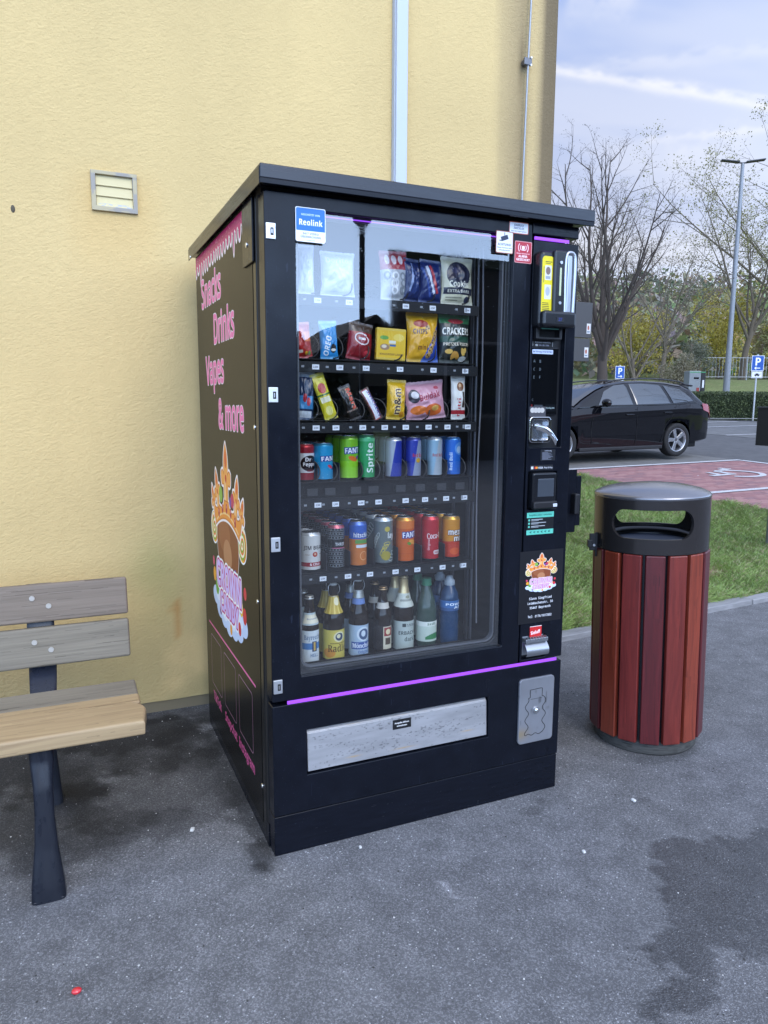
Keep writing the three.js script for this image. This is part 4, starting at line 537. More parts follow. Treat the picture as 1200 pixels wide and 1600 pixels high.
function lane(name, what, front, r, h, [cx, y], shoulder, tex, deep, step, turn = .25) {
  const c = makeCan(name, front, r, h, shoulder, tex); c.position.set(cx, y, FRONT - r + .005); c.rotation.y = turn; c.userData.group = what + ' in one lane';
  for (let k = 1; k < deep; k++) { const o = copyOf(c, `${what}, ${ordinals[k]} from the glass in its lane`, [cx + (hash(k, Math.round(cx * 999), 3) - .5) * .004, y, FRONT - r + .005 - k * step]); o.rotation.y = turn + k * 1.3; }
}
const fanta = (g, x, y, w) => { g.save(); g.translate(x, y); g.rotate(-.06); text(g, 'FANTA', 0, 0, 60, { w, fill: '#f2f4fa', stroke: '#24388c', lw: 16 }); text(g, 'FANTA', 0, 0, 60, { w, fill: '#f2f4fa' }); g.restore(); };
lane('soda_can', 'dark red cola can with white oval lettering', 'white and dark red can with an oval script mark, left end of the fourth shelf', .029, .116, [.158, 1.140], [.5, .05, .06], label2('#8c1626', (g) => { g.fillStyle = '#d8d6d6'; g.fillRect(150, 60, 212, 190); blob(g, 256, 160, 90, 78, '#26181a'); text(g, 'Dr', 236, 140, 54, { fill: '#f2eeee' }); text(g, 'Pepper', 258, 186, 52, { w: 144, fill: '#f2eeee' }); text(g, 'ZERO', 256, 240, 24, { fill: '#8c1626' }); }), 3, .064, .3);
lane('soda_can', 'light blue soda can with white lettering', 'light blue soda can with white letters on the fourth shelf', .0315, .118, [.218, 1.140], [.05, .28, .45], label2('#1f93c4', (g) => { fanta(g, 262, 140, 190); blob(g, 250, 200, 30, 14, '#d03a52', .6); blob(g, 290, 216, 26, 12, '#26408c', -.5); for (let k = 0; k < 20; k++) blob(g, (k * 61) % 512, 190 + (k * 37) % 120, 3, 3, '#8fd0e8'); }), 3, .068, .55);
lane('soda_can', 'lime green soda can with white lettering', 'lime green soda can with white letters on the fourth shelf', .0305, .140, [.304, 1.140], [.25, .5, .08], label2('#79b928', (g) => { g.fillStyle = '#8fcf2e'; g.fillRect(0, 180, 512, 140); fanta(g, 262, 112, 176); blob(g, 250, 160, 44, 20, '#d8702c', .3); blob(g, 300, 150, 20, 16, '#7a3a8c'); }), 3, .066, .2);
lane('soda_can', 'green lemonade can with white upright lettering', 'slim green lemonade can with white upright letters on the fourth shelf', .0275, .143, [.364, 1.140], [.1, .4, .2], label2('#2f9a5c', (g) => { g.fillStyle = '#5db884'; g.fillRect(0, 0, 512, 26); text(g, 'Sprite', 286, 160, 92, { w: 250, turn: -1.571, fill: '#eaf4ee' }); }), 3, .062, .1);
const bull = (a, b, c) => (g) => { g.fillStyle = a; g.fillRect(0, 0, 256, 320); g.fillStyle = b; g.beginPath(); g.moveTo(256, 0); g.lineTo(512, 0); g.lineTo(512, 320); g.lineTo(200, 320); g.fill(); g.fillStyle = a; g.fillRect(400, 150, 112, 170); if (c) { text(g, 'Red Bull', 262, 150, 44, { w: 130, fill: c }); blob(g, 262, 180, 26, 22, '#d0a030'); } };
lane('energy_drink_can', 'silver energy drink can with a blue slanted field', 'silver energy drink can with a blue slanted field, fifth can on the fourth shelf', .028, .132, [.460, 1.140], [.6, .62, .66], label2('#9ea6b2', bull('#a4acb8', '#27389a')), 3, .062, -.1);
lane('energy_drink_can', 'dark blue and silver energy drink can', 'dark blue and silver energy drink can with red script on the fourth shelf', .027, .132, [.531, 1.140], [.1, .12, .4], label2('#26379c', bull('#2a3a9e', '#8e98b0', '#c03038')), 3, .062, .2);
lane('energy_drink_can', 'pale silver blue energy drink can', 'pale silver blue energy drink can second from the right on the fourth shelf', .027, .132, [.610, 1.140], [.55, .6, .66], label2('#93a4ae', (g) => { bull('#8fb0c4', '#a8b2ba')(g); text(g, 'Red Bull', 250, 150, 40, { w: 120, fill: '#b04850' }); }), 3, .062, .1);
lane('energy_drink_can', 'bright blue energy drink can', 'bright blue energy drink can at the right end of the fourth shelf', .028, .132, [.680, 1.140], [.08, .25, .6], label2('#2668c4', (g) => { g.fillStyle = '#5b94d8'; g.beginPath(); g.arc(290, 80, 60, 0, 7); g.fill(); text(g, 'Red Bull', 210, 200, 44, { w: 170, turn: -1.571, fill: '#d4e2f4' }); blob(g, 280, 90, 30, 34, '#a8c4e4'); }), 3, .062, .1);
lane('mixed_drink_can', 'white whiskey cola can', 'white can of whiskey and cola with a red band, left end of the fifth shelf', .0325, .124, [.174, .855], [.72, .72, .7], label2('#d9d8d4', (g) => { text(g, 'JIM BEAM', 262, 130, 50, { w: 190, fill: '#231f20' }); blob(g, 262, 175, 22, 24, '#b4382c'); blob(g, 262, 172, 10, 11, '#e0b090'); g.fillStyle = '#8c6a3c'; g.fillRect(180, 176, 40, 4); g.fillRect(304, 176, 40, 4); g.fillStyle = '#a02430'; g.fillRect(0, 250, 512, 40); text(g, '& COLA', 262, 280, 30, { w: 90 }); }), 6, .068, .1);
lane('mixed_drink_can', 'black patterned can with a red rim', 'black can with white brick pattern and a pink line on the fifth shelf', .028, .144, [.259, .855], [.5, .12, .16], label2('#17181b', (g) => { g.strokeStyle = '#9aa0a6'; g.lineWidth = 3; for (let y = 0; y < 10; y++) for (let x = 0; x < 18; x++) if (y < 3 || y > 4) g.strokeRect(x * 30 + (y % 2) * 15, y * 33, 24, 20); g.fillStyle = '#c04a78'; g.fillRect(180, 158, 160, 6); text(g, 'THREE', 262, 142, 36, { w: 100, fill: '#d6d8dc' }); }), 6, .066, .1);
lane('iced_tea_can', 'blue and orange can', 'blue and orange can with a peach drawing on the fifth shelf', .030, .150, [.335, .855], [.10, .18, .5], label2('#c5702c', (g) => { g.fillStyle = '#2f5cb4'; g.fillRect(0, 0, 512, 110); text(g, 'hitschies', 262, 96, 50, { w: 180, fill: '#eef2fa', stroke: '#223c84', lw: 8 }); g.fillStyle = '#5f9a4c'; g.fillRect(190, 116, 150, 30); g.fillStyle = '#d8e0e8'; g.fillRect(200, 156, 130, 24); g.strokeStyle = '#e8b078'; g.lineWidth = 5; g.beginPath(); g.arc(270, 246, 34, 0, 7); g.stroke(); }), 6, .066, .15);
lane('lemonade_can', 'clear grey can printed with lemons', 'grey see-through looking can printed with lemon slices on the fifth shelf', .0325, .158, [.427, .855], [.6, .63, .62], label2('#667070', (g) => { for (let k = 0; k < 26; k++) { const x = (k * 83) % 512, y = (k * 57) % 320; g.strokeStyle = k % 3 ? '#b9c2bc' : '#c8b84c'; g.lineWidth = 5; g.beginPath(); g.ellipse(x, y, 28, 12, k, 0, 7); g.stroke(); } blob(g, 240, 265, 44, 36, '#a89a3c'); blob(g, 250, 60, 24, 20, '#c0b04c'); text(g, 'lay', 285, 130, 60, { fill: '#e8ece8', w: 70 }); }), 6, .069, .1);
lane('soda_can', 'orange soda can', 'orange soda can with white letters on the fifth shelf', .0325, .154, [.506, .855], [.7, .3, .05], label2('#c85c17', (g) => { g.fillStyle = '#d8742a'; g.fillRect(0, 0, 512, 60); fanta(g, 264, 130, 170); blob(g, 280, 170, 44, 18, '#e8a03c', .3); blob(g, 240, 180, 20, 12, '#5c8a2c', .3); g.fillStyle = '#b44c12'; g.fillRect(0, 260, 512, 4); }), 6, .068, .25);
lane('cola_can', 'red cola can with white script', 'red cola can with white script on the fifth shelf', .0305, .152, [.601, .855], [.6, .05, .06], label2('#b01826', (g) => { text(g, 'Coca-Cola', 268, 150, 62, { w: 210, font: 'serif', turn: -.05, fill: '#f2e6e6' }); g.fillStyle = '#e4d6d6'; rrect(g, 226, 250, 80, 34, 16); g.fill(); text(g, 'EISKALT', 266, 276, 20, { w: 60, fill: '#b01826' }); text(g, 'Original', 190, 200, 26, { turn: -1.571, fill: '#e8c4c4' }); }), 6, .066, .3);
lane('cola_can', 'orange and red cola mix can', 'orange and red can with big white lower case letters, right end of the fifth shelf', .0315, .148, [.682, .855], [.65, .35, .06], label2('#cf8a1c', (g) => { g.fillStyle = '#c23a1c'; g.beginPath(); g.moveTo(0, 200); g.lineTo(512, 160); g.lineTo(512, 320); g.lineTo(0, 320); g.fill(); text(g, 'mezzo', 262, 130, 70, { w: 180, fill: '#f4f0ea', stroke: '#4a1c10', lw: 10 }); text(g, 'mezzo', 262, 130, 70, { w: 180, fill: '#f4f0ea' }); text(g, 'mix', 280, 185, 70, { w: 110, fill: '#f4f0ea', stroke: '#4a1c10', lw: 10 }); text(g, 'mix', 280, 185, 70, { w: 110, fill: '#f4f0ea' }); blob(g, 240, 270, 50, 30, '#dc5a20'); }), 6, .067, .2);

// bottles
function bottle(name, label, category, [cx, y], r, prof, glass, parts, turn = .15) {
  const b = thing(name, label, category); b.position.set(cx, y, FRONT - r + .002); b.rotation.y = turn;
  part('bottle_body', lathe(prof, 32), glass, b);
  const rAt = (y) => { for (let i = 3; i < prof.length; i++) if (y <= prof[i][1]) { const [r0, a] = prof[i - 1], [r1, c] = prof[i]; return lerp(r0, r1, (y - a) / (c - a)); } return prof.at(-1)[0]; };
  for (const [pn, y0, y1, rr, tex, r1] of parts.labels) part(pn, r1 ? lathe(Array.from({ length: 9 }, (_, k) => { const y = lerp(y0, y1, k / 8); return [rAt(y) + .0007, y]; }), 32) : new THREE.CylinderGeometry(rr, rr, y1 - y0, 32, 1, true).translate(0, (y0 + y1) / 2, 0), tex.isMaterial ? tex : phy([1, 1, 1], .5, { map: tex }), b, [0, 0, 0], [0, Math.PI, 0]);
  for (const [pn, g, m] of parts.caps) part(pn, g, m, b);
  return b;
}
const brown = phy([.014, .008, .005], .08), greenGlass = phy([.035, .062, .05], .08), blueGlass = phy([.008, .04, .105], .1);
const foil = (c) => std(c, .35, { metalness: .7 });
const beer = (h, r, neck = .0135) => [[.0001, .004], [r * .8, 0], [r * .97, .004], [r, .012], [r, h * .56], [r * .93, h * .63], [r * .66, h * .71], [neck * 1.25, h * .80], [neck, h * .88], [neck, h * .965], [neck * 1.12, h * .97], [neck * 1.12, h * .985]];
const crownCap = (h, m = M.alu) => ['crown_cap', merge([lathe([[.0155, h * .955], [.0158, h * .962], [.0138, h * .993], [.010, h], [.0001, h]], 24)]), m];
const swing = (h) => [['porcelain_stopper', merge([lathe([[.0001, h * .965], [.011, h * .967], [.0125, h * .985], [.0105, h], [.0001, h * 1.003]], 20)]), std([.62, .62, .60], .25)], ['wire_bail', merge([tubeGeo([[-.0145, h * .84, 0], [-.021, h * .90, .004], [-.017, h * .975, .002], [0, h * .983, .008], [.017, h * .975, .002], [.021, h * .90, .004], [.0145, h * .84, 0]], .0014, 6, 50), new THREE.TorusGeometry(.0155, .0013, 6, 24).rotateX(Math.PI / 2).translate(0, h * .84, 0)]), M.steel]];
const paper = (bg, draw) => print(512, 256, (g, w, h) => { g.fillStyle = bg; g.fillRect(0, 0, w, h); draw(g, w, h); });
const rowF = [];
rowF.push(bottle('beer_bottle', 'brown beer bottle with a white and light blue label, leftmost on the bottom shelf', 'bottle', [.169, .541], .030, beer(.23, .030), brown, { labels: [['front_label', .012, .120, .0303, paper('#c9d2d6', (g) => { g.fillStyle = '#3f78b4'; g.fillRect(0, 96, 512, 50); text(g, 'Bayreuther', 262, 70, 50, { w: 190, fill: '#3c5c84', font: 'serif' }); g.fillStyle = '#20385c'; g.fillRect(240, 84, 46, 80); g.fillStyle = '#c8a858'; g.fillRect(254, 90, 18, 66); text(g, 'HELL', 262, 206, 36, { w: 80, fill: '#3c5c84' }); })], ['neck_label', .138, .176, .0235, paper('#aebdc0', (g) => { g.fillStyle = '#ded8c0'; g.fillRect(150, 40, 220, 180); text(g, 'Bayreuther', 262, 140, 40, { w: 150, fill: '#3c5c84', font: 'serif' }); }), .0165]], caps: [crownCap(.23, std([.60, .60, .56], .3, { metalness: .6 }))] }));
rowF.push(bottle('radler_bottle', 'swing top brown bottle with a yellow label on the bottom shelf', 'bottle', [.253, .541], .0355, beer(.255, .0355, .0145), brown, { labels: [['front_label', .014, .112, .0358, paper('#c3b450', (g) => { blob(g, 262, 60, 46, 46, '#d8d2a8'); blob(g, 262, 60, 32, 34, '#2c3c5c'); blob(g, 256, 54, 16, 18, '#d8d2a8'); blob(g, 180, 200, 50, 40, '#c98a2c'); text(g, 'Radler', 264, 190, 84, { w: 190, font: 'serif', fill: '#4a3014' }); g.fillStyle = '#7c6a2c'; g.fillRect(190, 112, 150, 8); })], ['neck_foil', .165, .222, .020, paper('#b89c34', (g) => { g.fillStyle = '#d8c468'; for (let k = 0; k < 12; k++) g.fillRect(k * 44, 0, 14, 256); blob(g, 262, 80, 40, 60, '#e4dcb8'); }), .0152]], caps: swing(.262) }));
rowF.push(bottle('beer_bottle', 'swing top brown bottle with a blue and white label on the bottom shelf', 'bottle', [.340, .541], .033, beer(.262, .033, .0145), brown, { labels: [['front_label', .014, .118, .0333, paper('#9fb4c8', (g) => { g.fillStyle = '#2c4c94'; g.fillRect(150, 140, 230, 60); blob(g, 262, 74, 62, 60, '#c8d4dc'); blob(g, 262, 76, 44, 46, '#3c5478'); blob(g, 256, 70, 20, 26, '#c8d4dc'); text(g, 'Mönchshof', 264, 188, 50, { w: 210, font: 'serif', fill: '#eef2f6' }); text(g, 'Original', 264, 236, 34, { w: 110, fill: '#2c4c94', font: 'serif' }); })], ['neck_label', .186, .205, .0185, std([.12, .2, .45], .5), .017], ['neck_foil', .206, .232, .0168, std([.42, .44, .42], .35, { metalness: .6 }), .0152]], caps: swing(.268) }));
rowF.push(bottle('cola_bottle', 'small brown bottle with a narrow red and white label on the bottom shelf', 'bottle', [.427, .541], .030, beer(.235, .030), brown, { labels: [['front_label', .022, .106, .0303, paper('#1a1210', (g) => { g.fillStyle = '#c8c0a8'; g.fillRect(216, 10, 100, 236); g.fillStyle = '#8c2c2c'; g.fillRect(224, 20, 84, 90); g.fillStyle = '#4c3c2c'; g.fillRect(236, 130, 60, 70); blob(g, 266, 66, 26, 30, '#d8c8a0'); })], ['neck_label', .162, .182, .0172, std([.55, .52, .46], .6), .0152]], caps: [crownCap(.235, std([.45, .30, .16], .3, { metalness: .7 }))] }));
rowF.push(bottle('beer_bottle', 'dark bottle with a gold neck and a white label on the bottom shelf', 'bottle', [.507, .541], .0355, beer(.262, .0355, .0145), brown, { labels: [['front_label', .012, .112, .0358, paper('#aab4ae', (g) => { g.fillStyle = '#333c3c'; g.fillRect(200, 20, 30, 30); text(g, '1/9 Bier', 280, 50, 36, { w: 90, fill: '#3c4848' }); text(g, 'ERBACHER', 262, 120, 44, { w: 190, fill: '#2c3838' }); text(g, 'dark', 262, 178, 50, { w: 90, font: 'serif', fill: '#3c4844' }); })], ['neck_label', .160, .205, .0235, paper('#c0c4b8', (g) => { g.fillStyle = '#8c9088'; g.fillRect(170, 110, 180, 40); blob(g, 262, 70, 30, 30, '#8c8c74'); }), .0165], ['gold_foil', .205, .258, .0162, foil([.72, .56, .30]), .0152]], caps: [crownCap(.264, foil([.70, .56, .32]))] }));
const petProf = (h, r) => [[.0001, .006], [r * .7, 0], [r * .95, .006], [r, .018], [r, h * .30], [r * .95, h * .34], [r, h * .38], [r, h * .56], [r * .92, h * .64], [r * .62, h * .78], [.0135, h * .88], [.0135, h * .93]];
rowF.push(bottle('water_bottle', 'green tinted water bottle with a green screw cap on the bottom shelf', 'bottle', [.595, .541], .0365, petProf(.245, .0365), greenGlass, { labels: [['front_label', .030, .100, .0369, paper('#bcc9bc', (g) => { g.fillStyle = '#d8dcd4'; g.fillRect(0, 0, 512, 60); g.fillStyle = '#2c7a44'; g.beginPath(); g.moveTo(200, 200); g.quadraticCurveTo(280, 110, 370, 190); g.lineTo(370, 230); g.lineTo(200, 230); g.fill(); text(g, 'Still', 250, 46, 40, { fill: '#3c6a4c' }); })]], caps: [['screw_cap', merge([disc(.0165, .02, 24).translate(0, .237, 0), disc(.0175, .006, 24).translate(0, .225, 0)]), std([.03, .16, .09], .4)]] }));
rowF.push(bottle('sports_drink_bottle', 'blue sports drink bottle at the right end of the bottom shelf', 'bottle', [.684, .541], .0345, [[.0001, .006], [.026, 0], [.033, .006], [.0345, .02], [.0345, .06], [.033, .066], [.0345, .072], [.0345, .11], [.0325, .118], [.0345, .126], [.0345, .165], [.030, .19], [.018, .212], [.0165, .222]], blueGlass, { labels: [['front_label', .128, .164, .0348, paper('#2a63a0', (g) => { g.fillStyle = '#1d4a80'; g.fillRect(0, 180, 512, 76); text(g, 'POWER', 270, 120, 84, { w: 200, fill: '#e6eef6' }); text(g, 'ADE', 300, 200, 84, { w: 110, fill: '#e6eef6' }); })]], caps: [['sports_cap', merge([lathe([[.0175, .214], [.019, .218], [.019, .230], [.013, .236], [.010, .246], [.0001, .247]], 24)]), std([.30, .36, .42], .35)]] }));
for (const b of rowF) { const front = b.userData.label; copyOf(b, 'rear twin of the ' + front.replace(/(, leftmost on| at the right end of| on) the bottom shelf/, ''), [b.position.x + .004, b.position.y, b.position.z - .078]).rotation.y = b.rotation.y + .9; }

// ================================================================ BENCH AND BIN
const grain = (s, dark, light, sharp = 1) => dataTex(256, 1024, (x, y) => { const w = x / 256 * 9 + 1.6 * fbm(x / 90, y / 300, 0, s, 3), a = fbm(w * 3.5, y / 210, 0, s + 5, 4), f = fbm(x / 2.2, y / 120, 0, s + 9, 3), cr = f > .74 ? .55 : 1, k = clamp(a * .75 + f * .35 - .05); return [0, 1, 2].map((c) => lerp(dark[c], light[c], Math.pow(k, sharp)) * cr); });
const uvLong = (geo, axis, s, o) => uvBy(geo, (x, y, z) => { const l = axis === 'x' ? x : y, a = axis === 'x' ? y + z * .8 : x + z; return [a * 3.2 + o, l * s + o * 1.7]; });
{
  const t = thing('park_bench', 'wooden bench with grey brown slats and black cast legs at the left edge', 'bench');
  const X1 = -.345, X0 = -2.05, L = X1 - X0;
  const m1 = std([1, 1, 1], .72, { map: grain(801, [.135, .108, .08], [.255, .205, .16]), bumpMap: grain(801, [0, 0, 0], [1, 1, 1]), bumpScale: .0012 }), m2 = std([1, 1, 1], .72, { map: grain(821, [.15, .13, .098], [.275, .24, .18]) , bumpMap: grain(821, [0, 0, 0], [1, 1, 1]), bumpScale: .0012 }), m3 = std([1, 1, 1], .55, { map: grain(841, [.30, .205, .11], [.50, .365, .20]) });
  const slat = (name, h, d, y, z, rx, m, o, parent = t, r = .008) => part(name, uvLong(rbox(L, h, d, r), 'x', .55, o), m, parent, [(X0 + X1) / 2, y, z], [rx, 0, 0]);
  const b1 = slat('back_slat', .130, .034, .700, -.672, -.16, m1, .1), b2 = slat('back_slat', .134, .034, .552, -.650, -.16, m2, .47);
  slat('seat_slat', .034, .118, .432, -.430, .06, m2, .3); slat('seat_slat', .034, .070, .431, -.332, .02, m3, .8);
  const s = new THREE.Shape(); s.moveTo(-L / 2, -.07); s.lineTo(L / 2 - .06, -.07); s.absarc(L / 2 - .06, -.01, .06, -Math.PI / 2, 0); s.lineTo(L / 2 - .012, .07); s.lineTo(-L / 2, .07);
  part('seat_slat', uvLong(new THREE.ExtrudeGeometry(s, { depth: .030, bevelEnabled: true, bevelSize: .008, bevelThickness: .008, bevelSegments: 4, curveSegments: 12 }).rotateX(Math.PI / 2).translate(0, .019, 0).scale(1, 1, -1).scale(1, 1, -1), 'x', .55, .55), m3, t, [(X0 + X1) / 2, .428, -.208], [.03, 0, 0]);
  const bolt = new THREE.CylinderGeometry(.0085, .009, .004, 16).rotateX(Math.PI / 2), bm = std([.40, .38, .34], .5);
  for (const [sl, y] of [[b1, 0], [b2, 0]]) for (const k of [0, 1]) part('bolt', bolt, bm, sl, [-.63 - .02 + k * .05 - (X0 + X1) / 2, y + (k ? -.012 : .018), .0185]);
  for (const x of [-.63, -1.75]) {
    const rings = (list) => gridGeo(20, (list.length - 1) * 4, (u, v) => { const q = v * (list.length - 1), i = Math.min(list.length - 2, Math.floor(q)), f = q - i, e = f * f * (3 - 2 * f), A = list[i], B = list[i + 1], w = A.map((a, k) => lerp(a, B[k], e)), an = u * 2 * Math.PI, c = Math.cos(an), s = Math.sin(an), sc = Math.pow(Math.max(Math.abs(c), Math.abs(s)), -.86); return [w[3] + w[1] * c * sc, w[0], w[4] + w[2] * s * sc]; });
    const cap = (y, hx, hz, z) => rbox(hx * 2, .008, hz * 2, .003, 0, y, z);
    // rings: height, half width, half depth, x, z
    part('leg', merge([rings([[.0, .045, .034, 0, -.085], [.04, .043, .028, 0, -.088], [.14, .031, .018, 0, -.105], [.22, .026, .016, 0, -.12], [.30, .026, .018, 0, -.14], [.37, .032, .026, 0, -.17], [.415, .034, .05, 0, -.2]]), cap(.412, .034, .045, -.2), cap(.004, .04, .032, -.085)]), phy([.011, .013, .020], .5, { roughnessMap: smudge, specularIntensity: .6 }), t, [x, 0, 0]);
    part('leg', merge([rings([[.0, .040, .04, 0, -.625], [.06, .036, .03, 0, -.615], [.2, .03, .02, 0, -.56], [.34, .03, .024, 0, -.50], [.415, .034, .04, 0, -.46]]), cap(.412, .03, .036, -.46)]), std([.020, .024, .035], .5), t, [x, 0, 0]);
    part('seat_support', bx(x - .028, x + .028, .395, .413, -.50, -.16, .004), std([.018, .02, .03], .5), t);
    part('back_support', rings([[.36, .038, .018, 0, -.50], [.43, .042, .014, 0, -.60], [.475, .044, .012, 0, -.672], [.56, .044, .012, 0, -.658], [.75, .042, .010, 0, -.715]].map((q) => q[0] > .5 ? [q[0], q[1], q[2], 0, q[4] - .028] : q)), std([.018, .022, .035], .45, { roughnessMap: smudge }), t, [x, 0, 0]);
  }
}
{
  const t = thing('litter_bin', 'round litter bin clad in red brown wooden slats with a dark metal hood', 'litter bin', [1.668, 0, -.208]);
  t.rotation.set(-.012, 0, .022);
  part('base_ring', lathe([[.0001, .0], [.198, 0], [.205, .008], [.205, .05], [.19, .06], [.0001, .06]], 48), std([.075, .075, .07], .9, { map: dataTex(128, 128, (x, y) => .5 + .7 * hash(x >> 1, y >> 1, 3)) }), t);
  part('inner_drum', lathe([[.185, .04], [.196, .045], [.196, .81], [.19, .84]], 48), std([.012, .013, .016], .5), t);
  const wm = [[[.07, .007, .007], [.24, .029, .022]], [[.045, .005, .007], [.155, .016, .018]], [[.10, .014, .008], [.34, .060, .028]], [[.07, .008, .008], [.25, .036, .024]]].map(([a, b], k) => phy([1, 1, 1], .38, { map: grain(860 + 17 * k, a, b), clearcoat: .25, clearcoatRoughness: .35 }));
  const slatGeo = (k) => uvLong(rbox(.0725, .760, .022, .005), 'y', .8, k * .37 + .05), n = 16, order = [2, 1, 0, 3, 1, 2, 0, 3, 1, 0, 3, 1, 2, 0, 1, 3];
  for (let k = 0; k < n; k++) { const a = (k + .28) / n * 2 * Math.PI; part('slat', slatGeo(k), wm[order[k]], t, [Math.sin(a) * .2125, .434, Math.cos(a) * .2125], [0, a, 0]); }
  // hood with an opening right through it
  const facing = -.74, R = .222, y0 = .817, y1 = 1.030, half = .163, cy = .932, hh = .056;
  const hole = (s) => { const d = Math.abs(s); if (d >= half) return null; const q = d > half - hh ? Math.sqrt(Math.max(0, hh * hh - (d - half + hh) ** 2)) : hh; return [cy - q, cy + q]; };
  const m = new MB(), arcs = []; for (const c of [facing, facing + Math.PI]) for (let k = -30; k <= 30; k++) { const s = half * Math.sin(k / 30 * Math.PI / 2); arcs.push(c + s / R); } const full = []; for (let k = 0; k < 120; k++) full.push(facing - Math.PI / 2 + k / 120 * 2 * Math.PI);
  const angs = [...new Set([...arcs, ...full].map((a) => Math.round((((a - facing) % 6.283185307) + 6.283185307) % 6.283185307 * 1e6) / 1e6))].sort((a, b) => a - b); angs.push(angs[0] + 6.283185307);
  const local = (a) => { let q = a % Math.PI; if (q > Math.PI / 2) q -= Math.PI; return q * R; };
  const quad = (A, B, C, D) => { const b = m.p.length / 3, e = new THREE.Vector3(B[0] - A[0], B[1] - A[1], B[2] - A[2]), f = new THREE.Vector3(D[0] - A[0], D[1] - A[1], D[2] - A[2]), nn = e.cross(f).normalize(); for (const P of [A, B, C, D]) { m.p.push(...P); m.n.push(nn.x, nn.y, nn.z); m.u.push(0, 0); } m.i.push(b, b + 1, b + 2, b, b + 2, b + 3); };
  const at = (a, y, r) => [Math.sin(a + facing) * r, y, Math.cos(a + facing) * r];
  for (let k = 0; k < angs.length - 1; k++) {
    const a = angs[k], b = angs[k + 1], ha = hole(local(a)), hb = hole(local(b === angs.at(-1) ? angs[0] : b)), bands = ha || hb ? [[y0, (ha ?? [cy, cy])[0], (hb ?? [cy, cy])[0], y0], [null]] : null;
    for (const r of [R, R - .012]) { const A = ha ?? [cy, cy], C = hb ?? [cy, cy]; quad(at(a, y0, r), at(b, y0, r), at(b, C[0], r), at(a, A[0], r)); quad(at(a, A[1], r), at(b, C[1], r), at(b, y1, r), at(a, y1, r)); }
    if (ha || hb) { const A = ha ?? [cy, cy], C = hb ?? [cy, cy]; quad(at(a, A[0], R), at(b, C[0], R), at(b, C[0], R - .012), at(a, A[0], R - .012)); quad(at(a, A[1], R), at(b, C[1], R), at(b, C[1], R - .012), at(a, A[1], R - .012)); }
    quad(at(a, y0, R), at(b, y0, R), at(b, y0, R - .012), at(a, y0, R - .012));
  }
  const hm = std([.055, .050, .050], .36, { metalness: .55, roughnessMap: smudge });
  const hg = toCreasedNormals(m.geo(), .6); part('hood', hg, hm, t);
  part('hood_cover', lathe([[R - .014, y1 - .012], [R + .001, y1 - .006], [R + .002, y1 + .003], [R - .004, y1 + .009], [.19, y1 + .022], [.14, y1 + .034], [.07, y1 + .042], [.0001, y1 + .044]], 64), std([.27, .265, .28], .32, { metalness: .7, roughnessMap: smudge }), t);
  part('liner', lathe([[.17, .5], [.172, .835], [.198, .845], [.200, .86], [.192, .863], [.176, .855], [.172, .85]], 48), std([.02, .021, .024], .3, { metalness: .5 }), t); part('bag', lathe([[.0001, .80], [.1, .825], [.165, .835]], 32), std([.03, .05, .10], .4), t);
  const a = -1.95, lk = part('latch', merge([rbox(.035, .07, .012, .003), rbox(.018, .10, .010, .003, .014, -.01, .002), rbox(.02, .03, .02, .003, -.015, -.006, 0)]), M.black, t, [Math.sin(a) * (R + .012), .835, Math.cos(a) * (R + .012)], [0, -.5, 0]); part('latch_pin', disc(.005, .006, 12).rotateX(Math.PI / 2), M.steel, lk, [0, -.012, .009]);
}
// small things on the ground
single('red_candy', 'small shiny red candy lying alone on the asphalt in the foreground', 'sweet', new THREE.SphereGeometry(.011, 20, 14).scale(1.05, .62, .85), phy([.62, .03, .04], .2, { clearcoat: .8 }), [-.567, .0072, .318]);
for (const [x, z, s, l] of [[1.243, .19, .011, 'white crumb on the asphalt to the right, below the litter bin'], [.887, .358, .009, 'white crumb on the asphalt close to the dark wet patch'], [.258, .059, .008, 'white crumb on the asphalt just in front of the vending machine'], [-.209, -.245, .012, 'flat pale scrap on the dark asphalt between bench and vending machine']]) {
  const r = rngOf(Math.round(x * 999)), g = new THREE.DodecahedronGeometry(1, 0); const p = g.attributes.position; for (let i = 0; i < p.count; i++) { const k = .8 + .4 * hash(Math.round(p.getX(i) * 50), Math.round(p.getZ(i) * 50 + p.getY(i) * 31), 7); p.setXYZ(i, p.getX(i) * s * k, p.getY(i) * s * .4 * k, p.getZ(i) * s * .7 * k); } g.computeVertexNormals(); single('white_crumb', l, 'crumb', g, std([.62, .62, .6], .8), [x, s * .3 + .001, z], 'crumbs on the asphalt').rotation.y = r() * 6;
}
{ // loose grit lying on the asphalt
  const r = rngOf(4711), n = 3200, o = new THREE.InstancedMesh(new THREE.DodecahedronGeometry(1, 0).scale(1, .55, .8), std([1, 1, 1], .9), n), A = new THREE.Matrix4(), q = new THREE.Quaternion(), e = new THREE.Euler(), c = new THREE.Color();
  for (let k = 0; k < n; k++) { const near = r() < .75, x = near ? -1.4 + 3.2 * r() : -2 + 6 * r(), z = near ? -1.2 + 2.4 * r() : -1.2 + 3 * r(), s = .0012 + .0022 * r() ** 3; e.set(0, r() * 6.28, 0); q.setFromEuler(e); A.compose(new THREE.Vector3(x, s * .4, z), q, new THREE.Vector3(s, s, s)); o.setMatrixAt(k, A); const v = r() < .35 ? .42 + .2 * r() : r() < .6 ? .05 : .16 + .1 * r(); o.setColorAt(k, c.setRGB(v, v * .98, v * .94)); }
  o.name = 'grit'; o.userData = { label: 'loose light and dark grit scattered over the asphalt', category: 'grit', kind: 'stuff' }; shade(o); scene.add(o);
}
